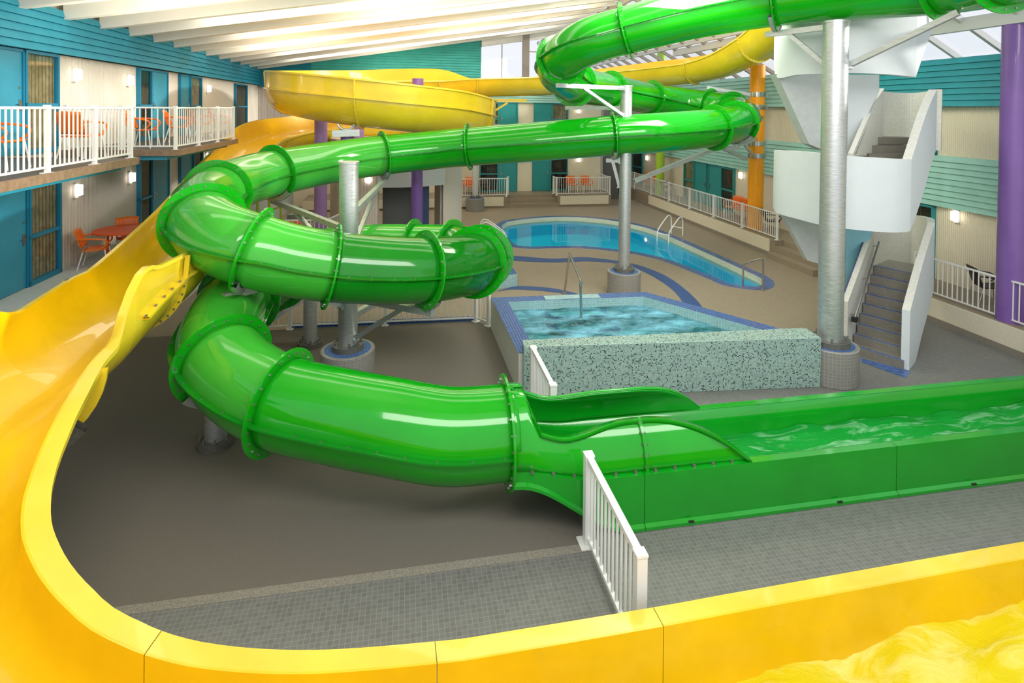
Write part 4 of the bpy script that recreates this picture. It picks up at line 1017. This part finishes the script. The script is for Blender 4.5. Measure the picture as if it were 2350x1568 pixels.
slab('flight_side', [(1941,505),(2005,508),(2002,534),(1942,697)], 13.17, .02, PLASTB)
# lower flight
nosL0, nosR0 = atZ(1953, 792, .17), atZ(2071, 828, .17); d1 = (nosR0 - nosL0); d1.z = 0; wst = d1.length + .02; wd = d1.normalized(); run = Vector((-wd.y, wd.x, 0)); 
if run.y < 0: run = -run
base = nosL0.copy(); base.z = 0; land = atZ(2005, 610, 1.53)
tread = ((land - base).dot(run)) / 8; drift = Vector(((land - base).x, (land - base).y, 0)) - run * tread * 8; drift /= 8
for k in range(9):
    b0_ = base + run * tread * k + drift * k; dep = tread * 1.02 if k < 8 else .95; wl = wst if k < 8 else wst * .9
    mb = MB().prism([tuple(b0_)[:2], tuple(b0_ + wd * wl)[:2], tuple(b0_ + wd * wl + run * dep)[:2], tuple(b0_ + run * dep)[:2]], max(0, .17 * (k + 1) - .36) if k > 1 else 0, .17 * (k + 1)); o = mb.build('stair_step' if k < 8 else 'landing', TILES, st)
    MB().bar(b0_ + EZ * (.17 * (k + 1) + .003) + run * .025, b0_ + wd * wl + EZ * (.17 * (k + 1) + .003) + run * .025, .055, .008).build('nosing', BLUE, o)
# left tiled wall of the flight with rail
lwA = base - wd * .02 - run * .15; lwB = base + run * tread * 8.3 + drift * 8 - wd * .02
mb = MB(); vs = []
for q in (0, 1):
    off = -wd * .14 * q; vs += [lwA + off, lwB + off, Vector((lwB.x, lwB.y, 2.40)) + off, Vector((lwA.x, lwA.y, 1.12)) + off]
mb.add(vs, [(0, 1, 2, 3), (7, 6, 5, 4), (0, 4, 5, 1), (1, 5, 6, 2), (2, 6, 7, 3), (3, 7, 4, 0)]); mb.build('side_wall', TILEW, st); MB().bar(Vector((lwA.x, lwA.y, 1.125)) - wd * .13, Vector((lwB.x, lwB.y, 2.405)) - wd * .13, .03, .02).build('wall_cap_edge', NAVY, st)
mb = MB(); a_ = lwA + wd * .1 + EZ * .78 + run * .1; b_ = lwB + wd * .1 + EZ * 2.1; mb.tube([a_, b_], .022, 8, 0); 
for k in (.05, .5, .95): q = a_.lerp(b_, k); mb.tube([q, q - wd * .1 - EZ * .04], .012, 6)
mb.build('handrail', STEEL, st); MB().box(a_ - EZ * .02, (run * .06, wd * .05, EZ * .05)).build('rail_end_box', BLACK, st)
# upper flight seen between the parapets
q0 = atY(1990, 357, 12.6)
for k in range(4):
    a_ = atY(1988 + 7 * k, 372 - 19 * k, 12.4 + .28 * k); b_ = atY(2096 + 2 * k, 372 - 19 * k, 12.4 + .28 * k); D = Vector((0, .6, 0))
    MB().prism([tuple(a_)[:2], tuple(b_)[:2], tuple(b_ + D)[:2], tuple(a_ + D)[:2]], a_.z - .17, a_.z).build('stair_step', TILES, st)
ribbon('inner_wall', [(1946,352,357,12.3),(1975,285,357,12.75),(2000,232,357,13.2),(2018,203,357,13.6)], -.1, [TILEW, TILEW])
MB().tube([atY(1962, 354, 12.3), atY(1990, 285, 12.8), atY(2022, 222, 13.5)], .022, 8).build('handrail', STEEL, st)
# blue tile mat at the stair foot
q = [atZ(*p, .004) for p in ((1976, 822), (2090, 852), (2080, 868), (1978, 832))]; 
o = MB().add(q, [(0, 1, 2, 3)]).build('trim_19', BLUE); struct(o, 'blue tile strip in the floor at the foot of the stairs', 'floor inlay')

# ------------------------------------------------------------------ round hut
hc = (-4.35, 21.6); rr_ = 2.45
hut = thing('round_hut', 'round white changing hut with grey doorways under the yellow helix', 'hut', (hc[0], hc[1], 0))
def arcwall(a0, a1, r, z0, z1, th, name, mats, K=24):
    rows = []
    for k in range(K + 1):
        a = math.radians(a0 + (a1 - a0) * k / K); d = Vector((math.cos(a), math.sin(a), 0)); c = Vector((*hc, 0))
        rows.append([c + d * r + EZ * z0, c + d * r + EZ * z1, c + d * (r - th) + EZ * z1, c + d * (r - th) + EZ * z0, c + d * r + EZ * z0])
    return MB().grid(rows, smooth=False).build(name, mats, hut)
arcwall(180, 266, rr_, 0, 3.95, .15, 'curved_wall', STUCCO); arcwall(322, 420, rr_, 0, 3.95, .15, 'curved_wall', STUCCO)
arcwall(266, 322, rr_ + .08, 2.45, 3.95, .25, 'white_band', STONEW); arcwall(150, 180, rr_, 0, 3.95, .1, 'curved_wall', STUCCO)
arcwall(262, 325, rr_ - .9, 0, 2.5, .1, 'doorway_recess', DARK); arcwall(303, 309, rr_ - .1, 0, 2.45, .3, 'tiled_pier', NAVY, 3)
MB().cyl(hc, rr_ + .02, 3.95, 4.02, 48).build('roof_cap', STUCCOG, hut)
a = math.radians(258); P = Vector((hc[0] + rr_ * math.cos(a), hc[1] + rr_ * math.sin(a), 2.7)); t = thing('wall_lamp', 'round lamp on the white hut near the doorway', 'wall light', tuple(P))
bm_ = MB().tube([P + Vector((0, -.02, 0)), P + Vector((0, -.06, 0)), P + Vector((0, -.11, 0))], [.12, .11, .04], 16).build('globe', LAMP, t)
# low ceiling behind hut keeps that area dim: arcade slab with columns is not modelled; stainless shower post
p = atZ(1051, 507, 0); t = thing('shower_post', 'stainless steel shower post beside the round hut', 'shower', tuple(p))
MB().cyl((p.x, p.y), .09, 0, 1.75, 20).build('post', STEEL, t); MB().cyl((p.x, p.y), .12, 1.75, 1.82, 20, r1=.22).cyl((p.x, p.y), .22, 1.82, 1.86, 20).build('shower_head', STEEL, t)

# ------------------------------------------------------------------ railings
def railing(pl, z, h, label, spacing=.115, postw=.06, pw=.018, zfun=None, posts_every=1.6, group='white metal railings', thick=1.0, feet=True, name='metal_railing'):
    """pl: list of xy points"""
    P = [Vector((p[0], p[1], 0)) for p in pl]
    t = thing(name, label, 'railing', (P[0].x, P[0].y, z), group)
    zf = zfun or (lambda q: z)
    def lift(q, k): return Vector((q.x, q.y, zf(q) + k))
    pb = MB().box((0, 0, h * .5), (Vector((pw / 2, 0, 0)), Vector((0, pw / 2, 0)), Vector((0, 0, (h - .1) / 2)))); tmpl = None; ptm = None; first = []
    nposts = []
    for a, b_ in zip(P[:-1], P[1:]):
        L = (b_ - a).length; d = (b_ - a) / L; ang = math.atan2(d.y, d.x)
        MB().bar(lift(a, h), lift(b_, h), .05 * thick, .035 * thick).build('top_rail', WHITE, t)
        MB().bar(lift(a, .09), lift(b_, .09), .03 * thick, .03 * thick).build('bottom_rail', WHITE, t)
        np_ = max(1, round(L / posts_every))
        for i in range(np_ + 1):
            q = a + d * L * i / np_
            if any((q - x).length < .05 for x in nposts): continue
            nposts.append(q); zz = zf(q)
            mb = MB().box((q.x, q.y, zz + h / 2 + .01), (d * postw / 2, d.cross(EZ) * postw / 2, EZ * (h / 2 + .01)))
            if feet: mb.box((q.x, q.y, zz + .008), (d * postw * 1.1, d.cross(EZ) * postw * 1.1, EZ * .008))
            mb.box((q.x, q.y, zz + h + .03), (d * (postw / 2 + .006), d.cross(EZ) * (postw / 2 + .006), EZ * .012))
            mb.build('post', WHITE, t)
        nb_ = int(L / spacing)
        for i in range(1, nb_):
            q = a + d * L * i / nb_
            if any((q - x).length < postw * .8 for x in nposts): continue
            if tmpl is None:
                me = bpy.data.meshes.new('baluster'); hh = h - .09
                vs = [(sx * pw / 2, sy * pw / 2, zz_) for zz_ in (0, hh) for sx, sy in ((-1, -1), (1, -1), (1, 1), (-1, 1))]
                me.from_pydata(vs, [], [(0, 3, 2, 1), (4, 5, 6, 7), (0, 1, 5, 4), (1, 2, 6, 5), (2, 3, 7, 6), (3, 0, 4, 7)]); me.materials.append(WHITE); tmpl = me
            o = bpy.data.objects.new('baluster', tmpl); COL.objects.link(o); o.parent = t; o.location = lift(q, .09) - t.location; o.rotation_euler = (0, 0, ang)
    return t
railing([R2(-5.12, 5.5), R2(-5.12, 11.78), R2(-5.9, 11.78)][:2], 4.15, .95, 'white railing of the near left balcony', posts_every=1.3)
railing([R2(-7.3, 13.87), R2(-5.12, 13.87), R2(-5.12, 18.2), R2(-7.3, 18.2)][:3], 4.15, .95, 'white railing around the second left balcony', posts_every=1.3)
railing([R2(2.16, 8.12), R2(2.16, 9.46)], 0, 1.02, 'short white railing between green trough and mosaic wall', .1, .1, .022, thick=1.4, posts_every=2)
railing([R2(2.14, 4.85), R2(2.14, 6.36)], 0, 1.04, 'short white railing in front of the green trough by the yellow slide', .115, .1, .024, thick=1.5, posts_every=3)
f1, f2, f3, f4 = atZ(1121, 748, 0), atZ(1092, 738, 0), atZ(666, 756, 0), atZ(470, 770, 0)
railing([tuple(f1)[:2], tuple(f2)[:2], tuple(f3)[:2], tuple(f4)[:2]], 0, 1.03, 'long white railing behind the green helix beside the hot tub', .125, .07, posts_every=2.2)
o = MB().bar(f2 + EZ * .03 + Vector((0, .12, 0)), f3 + EZ * .03 + Vector((0, .12, 0)), .16, .06).build('trim_20', BLUE); struct(o, 'blue tile kerb under the long white railing', 'kerb')
railing([R2(px_w(1040, 29.0), 29.0), R2(px_w(1164, 29.0), 29.0), R2(px_w(1168, 29.4), 29.5)], .6, .93, 'white railing on the far terrace left of the steps', .125, .06, posts_every=3)
railing([R2(px_w(1271, 29.5), 29.5), R2(px_w(1279, 29.0), 29.0), R2(px_w(1401, 29.0), 29.0), R2(px_w(1401, 29.0), WF)], .6, .93, 'white railing on the far terrace right of the steps', .125, .06, posts_every=3)
railing([R2(12.95, 35.5), R2(12.95, 28.6), R2(12.9, 17.95)], .6, .93, 'long white railing along the right walkway beyond the stair tower', .125, .06, posts_every=2.3)
railing([R2(12.9, 12.4), R2(12.9, 9.5)], .6, .93, 'white railing of the right walkway near the purple column', .125, .06, posts_every=2.3)
h1, h2 = atY(592, 505, 17.5), atY(752, 505, 17.8); railing([(h1.x, h1.y), (h2.x, h2.y), (h2.x + .1, h2.y + 1.2)], .6, 1.0, 'white railing in front of the play area under the back tube', .13, .05, posts_every=3)
railing([R2(px_w(1118, 29.6), 29.6), R2(px_w(1187, 29.6), 29.6)], 3.6, .7, 'white upper railing before the far left teal door', .13, .04, posts_every=3)
# floor strip of upper far gallery
struct(MB().rbox(-4, 10.8, 29.5, WF, 3.5, 3.6).build('trim_21', CURBW), 'upper gallery slab before the far rooms', 'slab')

# ------------------------------------------------------------------ pool ladders and handrails
def ladder(pa_, pb_, label, h=.75):
    t = thing('pool_ladder', label, 'pool ladder', tuple(pa_), 'white pool ladders'); dn_ = pb_
    for off in (-.27, .27):
        a_ = pa_ + dn_.cross(EZ).normalized() * off; d_ = dn_
        path = [a_ + d_ * -.9, a_ + d_ * -.9 + EZ * .4, a_ + d_ * -.86 + EZ * (h - .06), a_ + d_ * -.72 + EZ * (h + .03), a_ + d_ * -.52 + EZ * (h - .05), a_ + d_ * -.02 + EZ * .34, a_ + d_ * .1 + EZ * .16, a_ + d_ * .12 - EZ * .3]
        s_, _ = spline([tuple(p) for p in path], .06); MB().tube([q for q in s_], .024, 8).build('side_rail', WHITE, t)
    s1 = pa_ - dn_ * .6 + EZ * .25
    c_ = dn_.cross(EZ).normalized() * .27
    for z_ in (.3,): MB().tube([pa_ - dn_ * .9 + EZ * z_ - c_, pa_ - dn_ * .9 + EZ * z_ + c_], .02, 8).build('cross_bar', WHITE, t)
    MB().tube([pa_ + dn_ * .1 + EZ * .15 - c_, pa_ + dn_ * .1 + EZ * .15 + c_], .02, 8).build('cross_bar', WHITE, t)
ladder(atZ(1155, 552, 0) , Vector((.95, .1, 0)).normalized(), 'white pool ladder at the left end of the pool')
ladder(atZ(1525, 545, 0), Vector((-.75, -.66, 0)).normalized(), 'white pool ladder on the far side of the pool')
def hrail(ps, r, label):
    t = thing('handrail', label, 'handrail', tuple(ps[0])); s_, _ = spline([tuple(p) for p in ps], .08); MB().tube(s_, r, 10).build('rail', STEEL, t)
    for p in (ps[0], ps[-1]): MB().cyl((p.x, p.y), r * 2.2, p.z, p.z + .03, 16).build('floor_collar', STEEL, t)
def bent(a, b, ta, tb, k=.08):
    return [a, a + (ta - a) * .5, ta - (ta - a).normalized() * k, ta + (tb - ta).normalized() * k, tb - (tb - ta).normalized() * k, tb + (b - tb).normalized() * k, b + (tb - b) * .5, b]
a_, b_ = atZ(1705, 662, -.1), atZ(1750, 667, 0); hrail(bent(a_, b_, Vector((a_.x, a_.y, .62)), Vector((b_.x, b_.y, .93))), .026, 'stainless handrail at the shallow end of the pool')
a_, b_ = atZ(1334, 737, .45), atZ(1295, 674, 0); dz = .0
hrail(bent(a_, b_, atY(1332, 643, a_.y), atY(1307, 584, (a_.y + b_.y) / 2 + .6)), .03, 'stainless handrail rising from the hot tub water')

# ------------------------------------------------------------------ chairs
def make_chair(mat, label, group, legm=WHITE):
    t = thing('armchair', label, 'chair', (0, 0, 0), group)
    rows = []
    for j in range(9):
        y = -.22 + .44 * j / 8; rows.append([(x_, y, .44 - .02 * math.cos(3 * x_) + (.02 if j == 0 else 0) - .03 * (y + .22)) for x_ in [-.24 + .48 * i / 8 for i in range(9)]])
    MB().grid(rows).build('seat', mat, t, thick=.025)
    rows = []
    for j in range(9):
        z = .46 + .40 * j / 8; w_ = .24 + .01 * math.sin(j); rows.append([(x_ * w_ / .24, .23 + .13 * (z - .46) / .4 + .03 * (1 - (x_ / .24) ** 2), z + (.015 * (1 - (x_ / .24) ** 2) if j == 8 else 0)) for x_ in [-.24 + .48 * i / 12 for i in range(13)]])
    mb = MB().grid(rows); br = mb.build('backrest', mat, t, thick=.022)
    mb = MB()
    for i in range(9):
        x_ = -.19 + .38 * i / 8; mb.box((x_, .27, .66), (Vector((.007, 0, 0)), Vector((0, .008, 0)), Vector((0, .05, .15))))
    mb.build('back_slats', mat, br)
    for sg in (-1, 1):
        path = [(sg * .24, .33, .68), (sg * .28, .2, .69), (sg * .295, 0, .68), (sg * .285, -.17, .655), (sg * .27, -.24, .6), (sg * .26, -.22, .52), (sg * .25, -.12, .45)]
        s_, _ = spline(path, .04); MB().tube(s_, .02, 8).build('armrest', mat, t)
        MB().tube([(sg * .22, -.19, .43), (sg * .26, -.25, 0)], .014, 8).build('leg', legm, t); MB().tube([(sg * .22, .2, .43), (sg * .25, .31, 0)], .014, 8).build('leg', legm, t)
    return t
P = atZ(222, 612, 1.5); ch = make_chair(ORANGE, 'orange armchair left of the orange table on the lower walkway', 'orange armchairs', WHITE)
ch.location = P; ch.rotation_euler = (0, 0, TH - PI / 2 + 2.6 - .0)
ch.rotation_euler = (0, 0, math.radians(115))
def addch(p, deg, label, src=None, group='orange armchairs'):
    return copy_tree(src or ch, p, math.radians(deg), label, group)
# front of chair is -y; rotation turns it
addch(atZ(296, 585, 1.5), 40, 'orange armchair behind the orange round table')
addch(atZ(20, 392, 4.15) + Vector((-.3, .2, 0)), 100, 'orange chair at the left edge on the near balcony')
def onb(px, u_, z_): d = ray(px, 300); q = CAM + d * (u_ / d.dot(EU)); return Vector((q.x, q.y, z_))
addch(onb(190, -6.0, 4.15), 180, 'orange chair with its back to the railing on the near balcony')
addch(onb(330, -6.1, 4.15), 100, 'first orange chair of the second balcony beside the corner post')
addch(onb(412, -6.1, 4.15), 110, 'middle orange chair behind the second balcony railing')
addch(onb(458, -6.5, 4.15), 150, 'orange chair turned away near the second balcony end')
addch(onb(508, -6.1, 4.15), 110, 'farthest orange chair on the second left balcony')
def ft(px, w_): d = ray(px, 300); q = CAM + d * (w_ / d.dot(EW)); return Vector((q.x, q.y, .6))
addch(ft(1052, 29.9), 10, 'leftmost orange chair on the far terrace'); addch(ft(1080, 29.9), 10, 'orange chair behind the far grey column')
addch(ft(1314, 29.9), 10, 'left orange chair on the right half of the far terrace'); addch(ft(1348, 29.9), 10, 'right orange chair on the right half of the far terrace')
dk = make_chair(BLACKP, 'dark brown armchair behind the right railing beside the purple column', 'dark brown armchairs', STEEL)
q = atU(2268, 690, 13.75); q.z = .6; dk.location = q; dk.rotation_euler = (0, 0, math.radians(75))
addch(ft(1114, 29.9), 10, 'dark chair in front of the far left window', dk, 'dark brown armchairs'); addch(ft(1284, 29.9), 10, 'dark chair in front of the far right window', dk, 'dark brown armchairs')
def rt(px, u_): d = ray(px, 300); q = CAM + d * (u_ / d.dot(EU)); return Vector((q.x, q.y, .6))
addch(rt(1684, 13.8), -60, 'orange chair nearest the teal doors on the right walkway'); addch(rt(1706, 13.8), -60, 'orange chair partly behind the orange column')
addch(rt(1478, 13.8), -60, 'farthest orange chair on the right walkway'); addch(rt(1494, 13.7), -60, 'second farthest orange chair on the right walkway')
addch(rt(1530, 13.8), 80, 'dark chair beside the lime column', dk, 'dark brown armchairs'); addch(rt(1776, 13.6), 80, 'dark chair between orange column and stair tower', dk, 'dark brown armchairs')
# round tables
def make_table(P, label, r=.52, mat=ORANGET):
    t = thing('round_table', label, 'table', (0, 0, 0)); mb = MB(); nsl = 8
    for i in range(nsl):
        x0 = -r + 2 * r * i / nsl + .004; x1 = -r + 2 * r * (i + 1) / nsl - .004; poly = []
        for k in range(9): x_ = x0 + (x1 - x0) * k / 8; poly.append((x_, -math.sqrt(max(.0004, r * r - x_ * x_))))
        for k in range(9): x_ = x1 - (x1 - x0) * k / 8; poly.append((x_, math.sqrt(max(.0004, r * r - x_ * x_))))
        mb.prism(poly, .69, .72)
    mb.build('tabletop', mat, t)
    for a in range(4):
        q = Vector((math.cos(a * PI / 2 + .6), math.sin(a * PI / 2 + .6), 0)); MB().bar(q * .3 + EZ * .69, q * .34, .07, .05).build('leg', mat, t)
    mb = MB()
    for a in range(4):
        q = Vector((math.cos(a * PI / 2 + .6), math.sin(a * PI / 2 + .6), 0)); q2 = Vector((math.cos((a + 1) * PI / 2 + .6), math.sin((a + 1) * PI / 2 + .6), 0)); mb.bar(q * .31 + EZ * .22, q2 * .31 + EZ * .22, .03, .07); mb.bar(q * .3 + EZ * .65, q2 * .3 + EZ * .65, .03, .07)
    mb.build('apron', mat, t); t.location = P; return t
make_table(Vector((-9.15, 13.35, 1.5)), 'round orange slatted table between two orange chairs', .62)
q = atY(660, 500, 18.6); q.z = .6; make_table(q, 'orange table in the play area behind the back tube', .6)
struct(MB().prism([(h1.x - .5, h1.y - .05), (h2.x + .1, h2.y - .05), (h2.x + .3, h2.y + 4), (h1.x - .5, h1.y + 4)], 0, .6).build('floor', TILEB), 'raised play terrace beside the round hut', 'terrace')
# lime play frame
q = atY(628, 470, 19.2); t = thing('play_frame', 'lime green play frame legs behind the back tube', 'play frame', (q.x, q.y, .6))
for dx in (-.55, -.15, .25): MB().tube([(q.x + dx, q.y, .6), (q.x + dx, q.y, 2.1)], .045, 10).build('leg', LIME, t)
MB().tube([(q.x - .55, q.y, 1.5), (q.x + .25, q.y, 1.75)], .03, 8).build('cross_bar', LIME, t)
q = atZ(684, 515, .6); o = MB().prism([(q.x - .35, q.y - .2), (q.x + .3, q.y - .1), (q.x + .4, q.y + .5), (q.x - .2, q.y + .5)], .6, 1.0).build('mosaic_block', MOSA, origin=tuple(q)); tag(o, 'small mosaic block beside the play area railing', 'block')

# ------------------------------------------------------------------ light
wd_ = bpy.data.worlds.new('world'); sc.world = wd_; wd_.use_nodes = True; nt = wd_.node_tree; bg = nt.nodes['Background']
tc = N(nt, 'ShaderNodeTexCoord'); sx = N(nt, 'ShaderNodeSeparateXYZ'); nt.links.new(tc.outputs['Generated'], sx.inputs[0])
mr = N(nt, 'ShaderNodeMapRange'); mr.inputs[1].default_value = -.1; mr.inputs[2].default_value = .8; nt.links.new(sx.outputs[2], mr.inputs[0])
c_ = mixc(nt, mr.outputs[0], (.86, .86, .90), (.62, .72, .90)); nz_ = noise(nt, 2.2, 5, tc.outputs['Generated']); c2 = mixc(nt, math_n(nt, 'MULTIPLY', nz_, .7), c_, (1, .98, .96))
nt.links.new(c2, bg.inputs[0]); bg.inputs[1].default_value = 0.95
al = bpy.data.lights.new('fill_strip', 'AREA'); al.shape = 'RECTANGLE'; al.size = 13; al.size_y = .9; al.energy = 150; al.color = (1, .93, .80); al2 = al.copy(); al2.energy = 80  # added fill strips, hidden between the beams to brighten the back
w = 12.5 + 1.46 * .5 - 1.46 * 2
k = 0
while w < WF - 1:
    if k % 2 == 0:
        lo = bpy.data.objects.new('fill_strip', al if w > 16 else al2); COL.objects.link(lo); uu = .8
        X_ = (EU + EZ * .16).normalized(); Z_ = X_.cross(EW).normalized()
        if Z_.z < 0: Z_ = -Z_
        lo.matrix_world = Matrix.Translation(R(uu, w, cz(uu) + .44)) @ Matrix((X_, Z_.cross(X_), Z_)).transposed().to_4x4()
    w += 1.46; k += 1
ul = bpy.data.lights.new('fill_uplight', 'AREA'); ul.shape = 'DISK'; ul.size = 3.5; ul.energy = 75; ul.color = (1, .88, .68)  # floating uplights added as ceiling fill, after one warm glow there
for u_, w_, z_ in ((-4.2, 22, 6.6), (-4.8, 13, 6.0), (3, 24, 6.9), (5, 17, 6.9), (-1, 8, 6.4), (0, 17, 7.0), (-1, 28, 6.4)):
    lo = bpy.data.objects.new('fill_uplight', ul); COL.objects.link(lo); lo.location = R(u_, w_, z_); lo.rotation_euler = (PI, 0, 0)
gl_ = bpy.data.lights.new('rear_fill_light', 'AREA'); gl_.shape = 'RECTANGLE'; gl_.size = 11; gl_.size_y = 3.4; gl_.energy = 950; gl_.color = (1, .97, .93)  # added fill from behind the camera, no window modelled there
lo = bpy.data.objects.new('rear_fill_light', gl_); COL.objects.link(lo); lo.location = R(2.5, 1.5, 9.0); lo.rotation_euler = (EW * 1 + EZ * -.18).to_track_quat('-Z', 'Y').to_euler()
gl2 = bpy.data.lights.new('high_fill_light', 'AREA'); gl2.shape = 'RECTANGLE'; gl2.size = 4; gl2.size_y = 5; gl2.energy = 1100; gl2.color = (1, .95, .87)  # unseen fill lamp added above the view, aimed at the back deck
lo = bpy.data.objects.new('high_fill_light', gl2); COL.objects.link(lo); lo.location = R(6.5, 12.5, 9.3); lo.rotation_euler = (EW * .9 - EZ - EU * .2).to_track_quat('-Z', 'Y').to_euler()
sl = bpy.data.lights.new('sun', 'SUN'); sl.energy = 3.0; sl.angle = math.radians(3); sl.color = (1, .93, .82); so = bpy.data.objects.new('sun', sl); COL.objects.link(so)
so.rotation_euler = Vector((-.93, .12, -.20)).to_track_quat('-Z', 'Y').to_euler()
for o in list(bpy.data.objects):
    if '_o' in o: del o['_o']
vs_ = sc.view_settings; vs_.view_transform = 'Standard'; vs_.look = 'None'; vs_.gamma = 1; vs_.use_curve_mapping = False; vs_.exposure = 0.32
